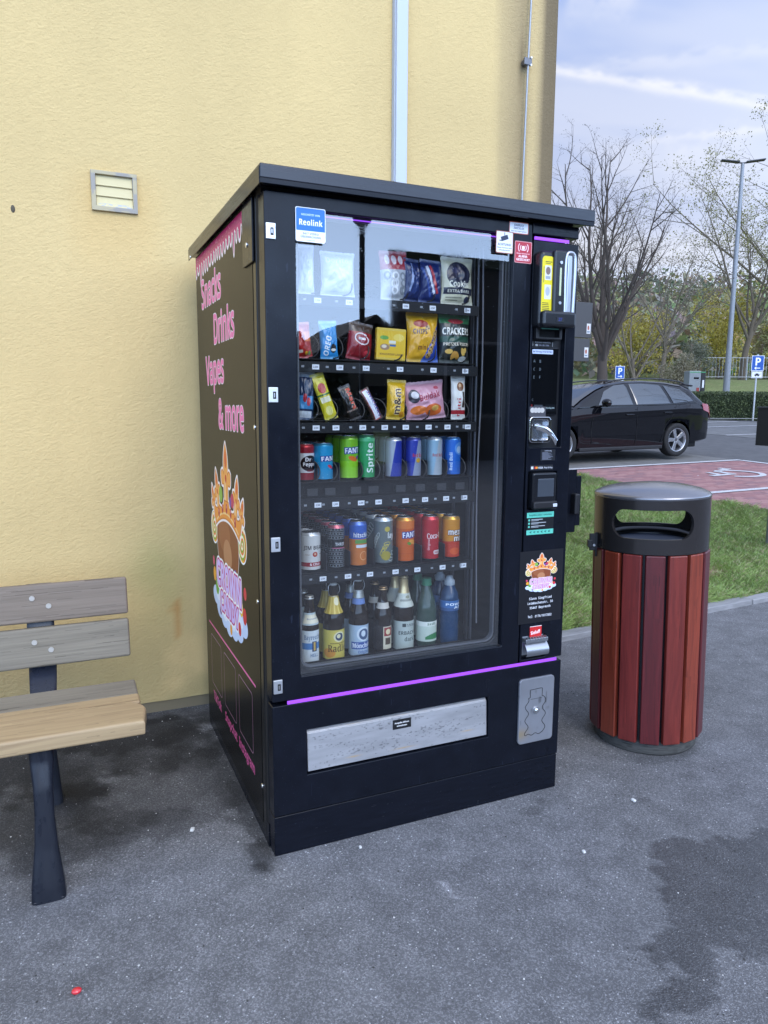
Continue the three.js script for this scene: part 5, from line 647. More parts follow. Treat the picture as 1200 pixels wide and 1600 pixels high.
{ // dandelions in the lawn
  const flower = (label, x, z, h) => { const t = thing('dandelion', label, 'flower', [x, landY(x, z), z], 'dandelions in the lawn'); part('stem', tubeGeo([[0, 0, 0], [.006, h * .5, 0], [.0, h, .004]], .0022, 6, 10), std([.13, .20, .06], .7), t); const m = new MB(), r = rngOf(Math.round(x * 777)); for (let k = 0; k < 60; k++) { const a = r() * 6.28, e = r() * 1.2, d = new THREE.Vector3(Math.cos(a) * Math.cos(e), Math.sin(e) + .1, Math.sin(a) * Math.cos(e)).normalize(); m.leaf(new THREE.Vector3(0, h, .004), d, .006, .019, new THREE.Vector3(-d.x * .4, 1, -d.z * .4).normalize()); } part('flower_head', m.geo(), std([.75, .52, .02], .7), t); const lf = new MB(); for (let k = 0; k < 9; k++) { const a = k * .7 + r(), d = new THREE.Vector3(Math.cos(a), .35 + .3 * r(), Math.sin(a)).normalize(); lf.leaf(new THREE.Vector3(0, .01, 0), d, .024, .10 + .04 * r(), new THREE.Vector3(-d.x * .4, 1, -d.z * .4).normalize()); } part('leaves', lf.geo(), std([.07, .15, .03], .6), t); return t; };
  flower('yellow dandelion by the brick edge near the right side of the photo', 6.55, -4.5, .10); flower('yellow dandelion at the far left end of the lawn, beside the vending machine', 6.6, -6.75, .10); flower('smaller yellow dandelion left of the one near the right side of the photo', 6.45, -4.95, .07);
  const rosette = (x, z, s, label) => { const m = new MB(), r = rngOf(Math.round(x * 313 + z * 77)); for (let k = 0; k < 16; k++) { const a = r() * 6.28, d = new THREE.Vector3(Math.cos(a), .25 + .7 * r(), Math.sin(a)).normalize(); m.leaf(new THREE.Vector3(.03 * (r() - .5), .012, .03 * (r() - .5)), d, s * .28, s * (.6 + .6 * r()), new THREE.Vector3(-d.x * .5, 1, -d.z * .5).normalize()); } return single('weed', label, 'weed', m.geo(), std([.10, .19, .05], .6), [x, landY(x, z) + .01, z], 'broad leaved weeds in the lawn'); };
  rosette(3.45, -1.82, .10, 'broad leaved weed by the kerb right of the litter bin'); rosette(3.05, -1.75, .12, 'larger weed by the kerb just right of the litter bin'); rosette(3.7, -2.0, .09, 'weed at the edge of the bare soil patch'); rosette(2.35, -2.6, .16, 'tall pale weed between the vending machine and the litter bin'); rosette(4.3, -2.3, .09, 'weed at the right end of the bare soil patch');
}

// ================================================================ THE CAR
{
  const t = thing('parked_car', 'glossy black estate car parked side on behind the litter bin', 'car', [6.66, 0, -9.27]);
  const gy = landY(8.9, -9.2) + .006; t.position.y = gy; t.rotation.z = .0151;
  const P = phy([.0035, .004, .006], .8, { specularIntensity: 0, clearcoat: 1, clearcoatRoughness: .015 }), dark = std([.012, .012, .014], .6);
  const interp = (tab, x) => { for (let i = 1; i < tab.length; i++) if (x <= tab[i][0]) { const A = tab[i - 1], B = tab[i], f = (x - A[0]) / (B[0] - A[0]); return A.slice(1).map((a, k) => lerp(a, B[k + 1], f)); } return tab.at(-1).slice(1); };
  // along the car: bottom, crease, top, half width
  const low = [[0, .30, .48, .56, .50], [.05, .24, .52, .64, .66], [.2, .20, .60, .74, .78], [.5, .18, .70, .81, .855], [.9, .17, .78, .875, .89], [1.35, .17, .83, .935, .90], [2.2, .17, .86, .95, .905], [3.2, .18, .89, .975, .905], [3.8, .20, .91, .99, .895], [4.2, .24, .90, 1.0, .86], [4.42, .26, .86, .98, .80], [4.54, .29, .78, .93, .73], [4.57, .35, .72, .86, .68]];
  const body = (() => {
    const N = 60, prof = (x) => { const [b, c, tp, w] = interp(low, x); return [[0, b], [w * .80, b], [w * .955, b + .05], [w * .985, lerp(b, c, .42)], [w * .972, lerp(b, c, .75)], [w, c], [w * .985, c + .018], [w * .93, tp], [w * .55, tp + .012], [0, tp + .018]]; };
    const p = [], ix = [], rows = []; for (let i = 0; i <= N; i++) { const x = 4.57 * (i / N), q = prof(x), ring = [...q.map(([z, y]) => [x, y, z]), ...q.slice(1, -1).reverse().map(([z, y]) => [x, y, -z])]; rows.push(ring); }
    const n = rows[0].length; rows.forEach((r) => r.forEach((v) => p.push(...v)));
    for (let i = 0; i < N; i++) for (let k = 0; k < n; k++) { const a = i * n + k, b = i * n + (k + 1) % n; ix.push(a, b, b + n, a, b + n, a + n); }
    const c0 = p.length / 3; p.push(0, .42, 0); for (let k = 0; k < n; k++) ix.push(c0, (k + 1) % n, k); const c1 = p.length / 3; p.push(4.57, .64, 0); for (let k = 0; k < n; k++) ix.push(c1, N * n + k, N * n + (k + 1) % n);
    const g = new THREE.BufferGeometry(); g.setAttribute('position', new THREE.Float32BufferAttribute(p, 3)); g.setAttribute('uv', new THREE.Float32BufferAttribute(new Float32Array(p.length / 3 * 2), 2)); g.setIndex(ix); g.computeVertexNormals(); return g;
  })();
  const ev = new Evaluator(); ev.attributes = ['position', 'normal', 'uv']; let brush = new Brush(body); brush.updateMatrixWorld();
  for (const x of [.87, 3.56]) for (const s of [-1, 1]) { const c = new Brush(new THREE.CylinderGeometry(.352, .352, .34, 40).rotateX(Math.PI / 2)); c.position.set(x, .335, s * .80); c.updateMatrixWorld(); brush = ev.evaluate(brush, c, SUBTRACTION); brush.updateMatrixWorld(); }
  const bg = brush.geometry.clone(); bg.clearGroups(); part('body', toCreasedNormals(bg, .5), P, t);
  // greenhouse: belt half width, roof half width, roof height
  const cab = [[1.18, .80, .78, .945], [1.45, .815, .70, 1.10], [1.8, .825, .645, 1.27], [2.1, .83, .61, 1.37], [2.5, .83, .595, 1.425], [3.0, .83, .59, 1.44], [3.5, .825, .58, 1.42], [3.9, .81, .57, 1.375], [4.12, .79, .56, 1.33], [4.28, .77, .58, 1.20], [4.46, .74, .66, .99]];
  const BELT = .955; const zAt = (x, y) => { const [w, r, h] = interp(cab, x); return lerp(w, r, clamp((y - BELT) / Math.max(.03, h - .035 - BELT))) + .018 * Math.sin(Math.PI * clamp((y - BELT) / Math.max(.03, h - .035 - BELT))); };
  const cabin = gridGeo(64, 26, (u, v) => { const x = lerp(1.18, 4.46, u), [w, r, h] = interp(cab, x), s = 2 * v - 1, a = Math.abs(s), sg = Math.sign(s) || 1; if (a > .45) { const q = (1 - a) / .55, y = lerp(BELT - .06, h - .035, q); return [x, y, sg * zAt(x, y)]; } const q = a / .45; return [x, h - .035 + .05 * Math.sqrt(Math.max(0, 1 - q ** 2.4)), sg * r * q]; });
  part('roof', cabin, P, t);
  const glassM = phy([.020, .025, .030], .02, { ior: 2.2 });
  const pane = (name, pts, off, m, s) => { const sh = new THREE.Shape(); sh.setFromPoints(pts.map(([x, y]) => new THREE.Vector2(x, y))); const g0 = new THREE.ShapeGeometry(sh, 12); const g = gridFill(pts, s, off); return part(name, g, m, t); };
  function gridFill(pts, s, off) { // columns between the lower and the upper outline
    const xs = pts.map((p) => p[0]), x0 = Math.min(...xs), x1 = Math.max(...xs), at = (x) => { const ys = []; for (let i = 0; i < pts.length; i++) { const [ax, ay] = pts[i], [bx2, by] = pts[(i + 1) % pts.length]; if ((ax <= x && bx2 >= x) || (bx2 <= x && ax >= x)) ys.push(Math.abs(bx2 - ax) < 1e-6 ? ay : ay + (by - ay) * (x - ax) / (bx2 - ax), Math.abs(bx2 - ax) < 1e-6 ? by : ay + (by - ay) * (x - ax) / (bx2 - ax)); } return [Math.min(...ys), Math.max(...ys)]; };
    return gridGeo(24, 8, (u, v) => { const x = lerp(x0 + 1e-4, x1 - 1e-4, u), [a, b] = at(x), y = lerp(a, b, v); return [x, y + off * .3, s * (zAt(x, y) + off)]; });
  }
  for (const s of [1, -1]) {
    pane('side_window', [[1.70, .985], [2.50, .99], [2.46, 1.365], [2.20, 1.345], [1.92, 1.23]], .007, glassM, s);
    pane('side_window', [[2.58, .992], [3.42, 1.005], [3.30, 1.35], [2.85, 1.378], [2.55, 1.374]], .007, glassM, s);
    pane('quarter_window', [[3.50, 1.01], [4.05, 1.045], [3.98, 1.14], [3.80, 1.27], [3.39, 1.345]], .007, glassM, s);
    part('window_trim', tubeGeo([[1.62, .968], [2.5, .975], [3.5, .99], [4.12, 1.02]].map(([x, y]) => [x, y, s * (zAt(x, y) + .010)]), .007, 6, 40), std([.02, .02, .022], .25), t);
    const rail = tubeGeo([[2.05, 1.385], [2.2, 1.43], [2.8, 1.47], [3.4, 1.465], [3.85, 1.42], [3.98, 1.385]].map(([x, y]) => [x, y, s * .56]), .013, 8, 40); part('roof_rail', rail, std([.03, .03, .035], .25), t);
    for (const [x0, pts] of [[1.55, [[1.52, .30], [1.50, .55], [1.56, .85], [1.64, .94]]], [2.55, [[2.53, .26], [2.55, .6], [2.54, .95]]], [3.45, [[3.15, .28], [3.22, .55], [3.42, .78], [3.50, .97]]]]) part('door_seam', tubeGeo(pts.map(([x, y]) => { const [b, c, tp, w] = interp(low, x); return [x, y, s * (w * (y > c ? .985 : .982))]; }), .004, 5, 24), M.gap, t);
    for (const x of [2.36, 3.28]) { const [, c, , w] = interp(low, x); part('door_handle', rbox(.19, .028, .03, .012), P, t, [x, c - .055, s * (w + .004)]); part('handle_recess', new THREE.SphereGeometry(.05, 16, 10).scale(1.4, .6, .12), M.gap, t, [x + .01, c - .05, s * (w * .987)]); }
    const mir = part('door_mirror', new THREE.SphereGeometry(.1, 20, 14).scale(.75, .75, 1.05), P, t, [1.74, 1.03, s * .985]); part('mirror_arm', rbox(.09, .03, .14, .012), dark, t, [1.75, .975, s * .90]);
    part('sill', bx(1.25, 3.2, .165, .235, s > 0 ? .80 : -.885, s > 0 ? .885 : -.80, .02), dark, t);
    part('tail_light', gridGeo(10, 6, (u, v) => { const x = lerp(4.22, 4.575, u), [b, c, tp, w] = interp(low, x), y = lerp(c - .02 - .03 * u, tp + .005, v); return [x + .006, y, s * (w * lerp(1, .95, v) + .007)]; }), phy([.26, .010, .016], .25), t);
    part('headlight', gridGeo(8, 5, (u, v) => { const x = lerp(.08, .55, u), [b, c, tp, w] = interp(low, x); return [x - .004, lerp(c - .02, tp + .005, v), s * (w * lerp(1, .95, v) + .006)]; }), phy([.30, .32, .34], .08, { clearcoat: 1 }), t);
    for (const x of [.87, 3.56]) {
      const wh = new THREE.Group(); wh.name = 'wheel'; wh.position.set(x, .318, s * .785); if (s < 0) wh.rotation.y = Math.PI; t.add(wh);
      part('tyre', lathe([[.205, -.1], [.27, -.108], [.305, -.1], [.318, -.075], [.318, .075], [.305, .1], [.27, .108], [.222, .102], [.21, .08]], 48).rotateX(Math.PI / 2), M.rubber, wh);
      const spokes = []; for (let k = 0; k < 5; k++) { const a = k / 5 * 2 * Math.PI + .3, sh = new THREE.Shape(); sh.moveTo(-.026, .03); sh.lineTo(-.036, .205); sh.lineTo(.036, .205); sh.lineTo(.026, .03); spokes.push(new THREE.ExtrudeGeometry(sh, { depth: .022, bevelEnabled: true, bevelSize: .004, bevelThickness: .006, bevelSegments: 2 }).translate(0, 0, .052).rotateZ(a)); }
      part('rim', merge([lathe([[.196, -.08], [.205, .07], [.216, .092], [.222, .098], [.218, .102], [.208, .094], [.196, .06]], 48).rotateX(Math.PI / 2), ...spokes, disc(.055, .03, 24).rotateX(Math.PI / 2).translate(0, 0, .06)]), std([.50, .51, .54], .3, { metalness: .85 }), wh);
      part('wheel_back', disc(.2, .01, 32).rotateX(Math.PI / 2).translate(0, 0, -.02), std([.015, .015, .017], .6), wh); part('hub_cap', disc(.028, .008, 20).rotateX(Math.PI / 2).translate(0, 0, .078), std([.08, .08, .09], .3), wh);
    }
  }
  part('windscreen', gridGeo(12, 16, (u, v) => { const x = lerp(1.24, 2.04, u), [w, r, h] = interp(cab, x), s = (2 * v - 1) * .92; return [x - .01, h - .035 + .05 * Math.sqrt(Math.max(0, 1 - Math.abs(s) ** 2.4)) + .010, r * s]; }), glassM, t);
  part('rear_window', gridGeo(8, 12, (u, v) => { const x = lerp(4.14, 4.44, u), [w, r, h] = interp(cab, x), s = (2 * v - 1) * .88; return [x + .014, h - .035 + .05 * Math.sqrt(Math.max(0, 1 - Math.abs(s) ** 2.4)) + .005, r * s]; }), glassM, t);
  part('roof_spoiler', rbox(.22, .03, 1.06, .014), P, t, [4.16, 1.355, 0], [0, 0, -.12]); part('rear_bumper', rbox(.12, .16, 1.3, .05), P, t, [4.49, .54, 0]);
  part('underbody', bx(.5, 4.2, .16, .3, -.74, .74, .03), M.gap, t);
}

// ================================================================ SIGNS, LAMP, CHARGER, BOARD, HEDGE, FENCE
{
  const board = thing('notice_board', 'pair of dark grey sign panels with white stickers partly hidden behind the vending machine', 'sign', [5.10, 0, -5.3]);
  const gy = landY(5.1, -5.3), gm = std([.060, .058, .060], .5), paperM = print(64, 96, (g) => { g.fillStyle = '#d8d6d6'; g.fillRect(0, 0, 64, 96); blob(g, 28, 40, 16, 22, '#a8604c'); g.fillStyle = '#8090a0'; g.fillRect(8, 70, 44, 16); });
  for (const x of [-.45, .10]) part('post', disc(.03, 2.7, 16).translate(x, gy + 1.35, -.05), std([.2, .2, .21], .45, { metalness: .6 }), board);
  for (const [y0, y1, xr] of [[2.215, 2.635, .395], [1.93, 2.205, .375]]) { const pn = part('sign_panel', bx(-.62, xr, y0, y1, -.012, .012, .006), gm, board); part('sticker', sheet(xr - .08, xr - .02, y0 + .05, y0 + .17, .0132), std([1, 1, 1], .5, { map: paperM }), pn); part('panel_clip', merge([bx(-.49, -.41, y0 + .04, y0 + .07, -.05, -.012)]), M.black, pn); }
}
{
  const t = thing('dog_waste_bin', 'dark metal box bin on a grey post at the right edge of the photo', 'waste bin', [5.42, 0, -2.63]); const gy = landY(5.42, -2.63);
  part('post', disc(.028, 1.32, 16).translate(.13, gy + .66, -.05), std([.24, .25, .27], .45, { metalness: .6 }), t);
  part('box', bx(-.10, .22, 1.035, 1.372, -.10, .13, .006), std([.020, .021, .026], .45), t, [0, 0, 0], [0, .12, 0]); part('lid', bx(-.108, .228, 1.372, 1.388, -.108, .138, .004), std([.05, .052, .06], .4), t, [0, 0, 0], [0, .12, 0]);
  part('dispenser', merge([bx(-.088, -.03, 1.24, 1.33, .128, .14, .004)]), M.blackGloss, t, [0, 0, 0], [0, .12, 0]);
  part('pictogram', sheet(-.085, -.035, 1.07, 1.16, .1315), std([1, 1, 1], .5, { map: print(64, 112, (g) => { g.fillStyle = '#191a20'; g.fillRect(0, 0, 64, 112); g.fillStyle = '#e4e6ea'; blob(g, 32, 16, 8, 8, '#e4e6ea'); g.fillRect(25, 26, 14, 34); g.fillRect(20, 58, 10, 22); g.fillRect(34, 58, 10, 22); rrect(g, 4, 84, 56, 24, 4); g.fill(); g.fillStyle = '#33363e'; g.fillRect(12, 90, 14, 12); g.fillRect(36, 90, 14, 12); }) }), t, [0, 0, 0], [0, .12, 0]);
  part('sticker', sheet(.06, .14, 1.09, 1.20, .1315), std([.45, .55, .62], .5), t, [0, 0, 0], [0, .12, 0]);
}
function parkingSign(label, x, z, h, w, arrow, extra, turn) {
  const t = thing('parking_sign', label, 'road sign', [x, landY(x, z) - .05, z]); t.rotation.y = turn;
  part('post', disc(.034, h + .05, 14).translate(0, (h + .05) / 2, -.05), std([.52, .53, .55], .4, { metalness: .5 }), t);
  const bh = w * 1.27, pl = part('sign_plate', rbox(w, bh, .02, .006, 0, h - bh / 2, 0), std([.62, .63, .65], .5), t);
  part('sign_face', sheet(-w / 2 + .006, w / 2 - .006, h - bh + .006, h - .006, .0115), phy([1, 1, 1], .35, { map: print(128, 162, (g) => { g.fillStyle = '#e8ecf4'; g.fillRect(0, 0, 128, 162); g.fillStyle = '#1450a8'; rrect(g, 4, 4, 120, 154, 8); g.fill(); text(g, 'P', 64, 106, 118, { fill: '#f2f4fa' }); g.strokeStyle = '#f2f4fa'; g.lineWidth = 9; g.beginPath(); const d = arrow; g.moveTo(64 - 28 * d, 134); g.lineTo(64 + 28 * d, 134); g.moveTo(64 + 12 * d, 120); g.lineTo(64 + 28 * d, 134); g.lineTo(64 + 12 * d, 148); g.stroke(); }) }), pl);
  if (extra) { const ex = part('extra_plate', rbox(w * .92, w * .58, .018, .005, 0, h - bh - w * .32, 0), std([.70, .71, .73], .5), t); part('plate_face', sheet(-w * .43, w * .43, h - bh - w * .58, h - bh - w * .06, .0105), std([1, 1, 1], .5, { map: print(128, 80, (g) => { g.fillStyle = '#e6e8ec'; g.fillRect(0, 0, 128, 80); g.strokeStyle = '#333'; g.lineWidth = 3; g.strokeRect(3, 3, 122, 74); g.fillStyle = '#22242a'; rrect(g, 34, 36, 60, 18, 6); g.fill(); rrect(g, 46, 24, 36, 18, 6); g.fill(); blob(g, 48, 56, 7, 7, '#22242a'); blob(g, 80, 56, 7, 7, '#22242a'); g.fillRect(92, 30, 18, 4); }) }), ex); }
}
parkingSign('blue parking sign with a car plate below it on a post before the hedge', 24.37, -18.27, 2.52, .46, -1, true, -.55);
parkingSign('smaller blue parking sign behind the roof of the black car', 20.75, -21.85, 2.12, .40, 1, true, -.3);
{
  const x = 27.3, z = -22.2, y = landY(x, z) - .3, t = thing('street_lamp', 'tall grey street lamp with two flat lamp heads behind the hedge', 'street lamp', [x, y, z]), top = 11.95 - y;
  part('pole', lathe([[.16, 0], [.155, .6], [.11, 4], [.072, top - .05], [.06, top], [.0001, top + .02]], 20), std([.24, .25, .27], .5, { metalness: .4 }), t);
  for (const s of [-1, 1]) part('lamp_head', merge([rbox(.78, .055, .28, .025, s * .52, 0, 0), rbox(.24, .05, .09, .02, s * .1, -.02, 0)]), std([.055, .055, .062], .4), t, [0, top + .03, 0], [0, -.62, s < 0 ? -.16 : .08]);
}
{
  const x = 24.35, z = -21.3, t = thing('charging_station', 'grey and black electric car charging station behind the rear of the car', 'charging station', [x, landY(x, z) - .1, z]); t.rotation.y = -.35;
  part('housing', bx(-.36, .16, 0, 2.0, -.25, .25, .03), std([.22, .24, .25], .45), t); part('black_side', bx(.165, .36, 0, 1.98, -.25, .25, .02), M.black, t);
  part('top_band', bx(-.355, .355, 1.93, 1.965, .245, .256, .004), std([.06, .30, .12], .4), t); part('display', bx(-.16, .06, 1.66, 1.74, .248, .257, .003), M.blackGloss, t); part('red_panel', bx(-.02, .10, .6, 1.30, .248, .258, .003), std([.28, .035, .03], .5), t); part('side_label', merge([bx(.22, .30, 1.3, 1.62, .248, .256, .003)]), M.white, t); part('cable', tubeGeo([[.2, 1.2, .27], [.28, .7, .34], [.12, .35, .36], [.0, .9, .28]], .02, 6, 24), M.rubber, t);
  const b = thing('distribution_box', 'small white cabinet beside the charging station', 'cabinet', [22.7, landY(22.7, -20.9) - .05, -20.9]); part('cabinet_body', bx(-.3, .3, 0, 1.2, -.15, .15, .02), std([.52, .54, .56], .5), b); part('cabinet_roof', bx(-.32, .32, 1.2, 1.24, -.17, .17, .01), std([.45, .46, .48], .5), b);
}
const leafM = (c, tr = .35) => phy(c, .7, { transmission: tr, thickness: 0, side: THREE.DoubleSide });
function leaves(name, parent, m, list, shape = null) { // list of [x, y, z, size, colour]
  const lf = new MB(); lf.leaf(new THREE.Vector3(-.5, 0, 0), new THREE.Vector3(1, 0, 0), .62, 1, new THREE.Vector3(0, 1, 0));
  const o = new THREE.InstancedMesh(shape ?? lf.geo(), m, list.length), A = new THREE.Matrix4(), q = new THREE.Quaternion(), e = new THREE.Euler(), c = new THREE.Color(), r = rngOf(list.length);
  list.forEach(([x, y, z, s, col], i) => { e.set(r() * 6.28, r() * 6.28, r() * 6.28); q.setFromEuler(e); A.compose(new THREE.Vector3(x, y, z), q, new THREE.Vector3(s, s, s)); o.setMatrixAt(i, A); o.setColorAt(i, c.setRGB(...col)); });
  o.name = name; shade(o); parent.add(o); o.userData.kind = 'stuff'; return o;
}
{
  const A = [21.9, -19.55], Bp = [33, -14.6], t = thing('hedge', 'long clipped dark green hedge behind the car park', 'hedge'), r = rngOf(31), list = [], dx = Bp[0] - A[0], dz = Bp[1] - A[1], L = Math.hypot(dx, dz), nx = dz / L, nz = -dx / L;
  const at = (s, d) => [A[0] + dx * s + nx * d, A[1] + dz * s + nz * d];
  part('inner_mass', gridGeo(40, 8, (u, v) => { const a = v * 4, d = a < 1 ? 0.04 : a < 3 ? (a - 1) / 2 * .82 + .04 : .86, h = a < 1 ? a : a < 3 ? 1 : 4 - a, [x, z] = at(u, d); return [x, landY(x, z) - .05 + h * 1.0, z]; }), std([.020, .030, .012], 1), t);
  for (let k = 0; k < 16000; k++) { const s = r(), top = r() < .35, d = top ? r() * .9 : -.03 + r() * .1, h = top ? 1.0 + r() * .1 : r() * 1.05, [x, z] = at(s, d), q = r() * .8 + .4 * fbm(s * 40, h * 3, 0, 61, 2); list.push([x, landY(x, z) - .03 + h, z, .055 + .05 * r(), [lerp(.030, .085, q), lerp(.050, .115, q), lerp(.015, .035, q)]]); }
  leaves('foliage', t, leafM([1, 1, 1], .2), list);
  setting('kerb_strip', (() => { const pts = (u, v) => { const [x, z] = at(u, -.95 + .5 * v); return [x, landY(x, z) + .07, z]; }; return gridGeo(20, 1, pts); })(), std([.26, .26, .26], .9));
}
{
  const t = thing('metal_fence', 'light grey metal bar fence on the grassy bank behind the hedge', 'fence'), m = std([.36, .37, .38], .45, { metalness: .4 }), A = [31.6, -28.3], Bp = [46, -22], n = 84, bar = disc(.011, 1.15, 6), post = rbox(.06, 1.3, .06, .01);
  const pt = (s) => { const x = lerp(A[0], Bp[0], s), z = lerp(A[1], Bp[1], s); return [x, landY(x, z), z]; };
  for (let k = 0; k <= n; k++) { const [x, y, z] = pt(k / n); part('bar', bar, m, t, [x, y + .65, z]); if (k % 16 === 0) part('post', post, m, t, [x + .06, y + .6, z]); }
  for (const h of [.14, 1.18]) part('rail', tubeGeo([0, .2, .4, .6, .8, 1].map((s) => { const [x, y, z] = pt(s); return [x, y + h, z]; }), .02, 6, 50), m, t);
}

// ================================================================ TREES
function grow(seed, o) {        // bare branches; returns wood, twigs and the twig ends
  const r = rngOf(seed), wood = new MB(), twig = new MB(), ends = [], Y = new THREE.Vector3(0, 1, 0);
  function limb(p, d, len, rad0, level) {
    const seg = level < 2 ? 7 : level === 2 ? 5 : 3, pts = [p.clone()], radii = [rad0], dir = d.clone(), pos = p.clone(), kids = [];
    for (let k = 1; k <= seg; k++) {
      const wd = o.wander * (level ? 1 : o.straight ?? .6); dir.x += (r() - .5) * wd; dir.z += (r() - .5) * wd; dir.y += (r() - .5) * o.wander * .6 + o.lift[Math.min(level, o.lift.length - 1)]; dir.normalize(); pos.addScaledVector(dir, len / seg); pts.push(pos.clone()); radii.push(rad0 * (1 - (level ? .88 : .45) * k / seg)); kids.push([pos.clone(), dir.clone(), k / seg]);
    }
    (level < 3 ? wood : twig).tube(pts, radii, level === 0 ? 12 : level === 1 ? 8 : level === 2 ? 5 : 3);
    if (level >= o.levels) { ends.push([pos.clone(), dir.clone()]); return; }
    const n = o.kids[level]; for (let k = 0; k < n; k++) {
      const f = level === 0 ? o.from + (1 - o.from) * (k + .6 * r()) / n : .18 + .82 * (k + r()) / n, [q, dd] = (() => { const s = f * seg, i = Math.min(seg - 1, Math.floor(s)); return [pts[i].clone().lerp(pts[i + 1], s - i), kids[i][1]]; })();
      const spread = o.spread[level] * (.65 + .7 * r()), az = level === 0 ? k * 2.4 + r() * .9 : r() * 6.28, ax = new THREE.Vector3(Math.cos(az), 0, Math.sin(az)), side = ax.clone().addScaledVector(dd, -ax.dot(dd)).normalize(); const nd = dd.clone().multiplyScalar(Math.cos(spread)).addScaledVector(side, Math.sin(spread)).normalize();
      limb(q, nd, len * o.len[level] * (level === 0 ? 1 : (1.15 - .6 * f)) * (.7 + .6 * r()), Math.max(o.thin, rad0 * (level === 0 ? o.limb ?? .40 : .5) * (1 - .6 * f * (level > 0)) * (.75 + .4 * r())), level + 1);
    }
    if (level) ends.push([pos.clone(), dir.clone()]);
  }
  limb(new THREE.Vector3(), new THREE.Vector3(o.lean ?? 0, 1, 0).normalize(), o.trunk, o.radius, 0);
  return { wood: wood.geo(), twig: twig.geo(), ends, r };
}
const barks = [std([.072, .056, .046], .95), std([.17, .140, .105], .95), std([.125, .10, .072], .95)];
function tree(label, [x, z], seed, o, leaf) {
  const t = thing('tree', label, 'tree', [x, landY(x, z) - .1, z]), g = grow(seed, o); t.rotation.y = o.turn ?? 0;
  part('trunk', g.wood, barks[o.bark ?? 0], t); part('twigs', g.twig, barks[o.bark ?? 0], t);
  if (leaf) { const list = []; for (const [p, d] of g.ends) for (let k = 0; k < leaf.n; k++) { const s = leaf.scatter, q = g.r(); list.push([p.x + (g.r() - .5) * s - d.x * s * g.r() * .6, p.y + (g.r() - .5) * s, p.z + (g.r() - .5) * s - d.z * s * g.r() * .6, leaf.size * (.6 + .8 * g.r()), leaf.a.map((a, c) => lerp(a, leaf.b[c], q))]); } leaves('foliage', t, leafM([1, 1, 1], .4), list); }
  return t;
}
const BASE = { levels: 4, kids: [8, 8, 6, 4], len: [2.2, .42, .45, .5], spread: [.55, .7, .75, .8], lift: [0, .05, .04, .02, .0], wander: .22, from: .72, trunk: 2.9, radius: .27, thin: .0045, bark: 0 };
tree('large bare tree with a thick dark trunk rising behind the black car', [18.75, -20.5], 7, { ...BASE, straight: .2, thin: .0045, kids: [11, 9, 6, 3], len: [2.12, .38, .45, .5], spread: [.55, .58, .7, .8], lift: [0, .07, .05, .02, 0], turn: .4 }, { n: 1, size: .035, scatter: .10, a: [.05, .04, .03], b: [.10, .08, .05] });
tree('slim bare tree just right of the large bare tree, forked low above the car roof', [24.2, -24.6], 23, { ...BASE, kids: [6, 7, 5, 3], trunk: 2.3, radius: .13, len: [2.2, .42, .45, .5], from: .5, bark: 1 }, { n: 2, size: .07, scatter: .35, a: [.10, .09, .05], b: [.17, .15, .08] });
tree('thin bare tree between the large bare tree and the forked one', [24.5, -30], 29, { ...BASE, kids: [6, 6, 5, 3], trunk: 3.0, radius: .12, len: [1.8, .4, .45, .5], bark: 1 }, { n: 2, size: .08, scatter: .4, a: [.10, .10, .04], b: [.19, .17, .07] });
tree('bare twiggy tree left of the street lamp pole', [29.5, -28.4], 37, { ...BASE, kids: [7, 7, 5, 3], trunk: 2.7, radius: .15, len: [2.0, .42, .45, .5], from: .45, bark: 1 }, { n: 3, size: .08, scatter: .5, a: [.11, .10, .05], b: [.18, .16, .09] });
tree('tall budding tree just right of the street lamp pole', [34.5, -27.5], 41, { ...BASE, kids: [8, 7, 5, 3], trunk: 3.6, radius: .2, len: [2.0, .42, .45, .5], from: .55, bark: 2 }, { n: 6, size: .10, scatter: .6, a: [.16, .16, .05], b: [.32, .29, .09] });
tree('tall dark budding tree at the right edge of the photo', [37.5, -25.5], 43, { ...BASE, kids: [8, 7, 5, 3], trunk: 4.3, radius: .24, len: [2.1, .42, .45, .5], from: .55, bark: 2 }, { n: 6, size: .10, scatter: .6, a: [.14, .14, .05], b: [.29, .27, .09] });
tree('near bare tree reaching into the top right corner', [20.4, -8.9], 51, { ...BASE, kids: [10, 8, 6, 4], trunk: 3.2, radius: .2, len: [2.0, .42, .45, .5], spread: [.7, .7, .75, .8], from: .62, turn: 1 }, { n: 1, size: .04, scatter: .14, a: [.06, .05, .03], b: [.12, .10, .05] });
tree('bare tree behind the left side of the large bare tree', [18.6, -27.5], 59, { ...BASE, kids: [8, 8, 6, 3], trunk: 3.2, radius: .18, bark: 1 }, { n: 1, size: .06, scatter: .3, a: [.08, .07, .04], b: [.14, .12, .06] });
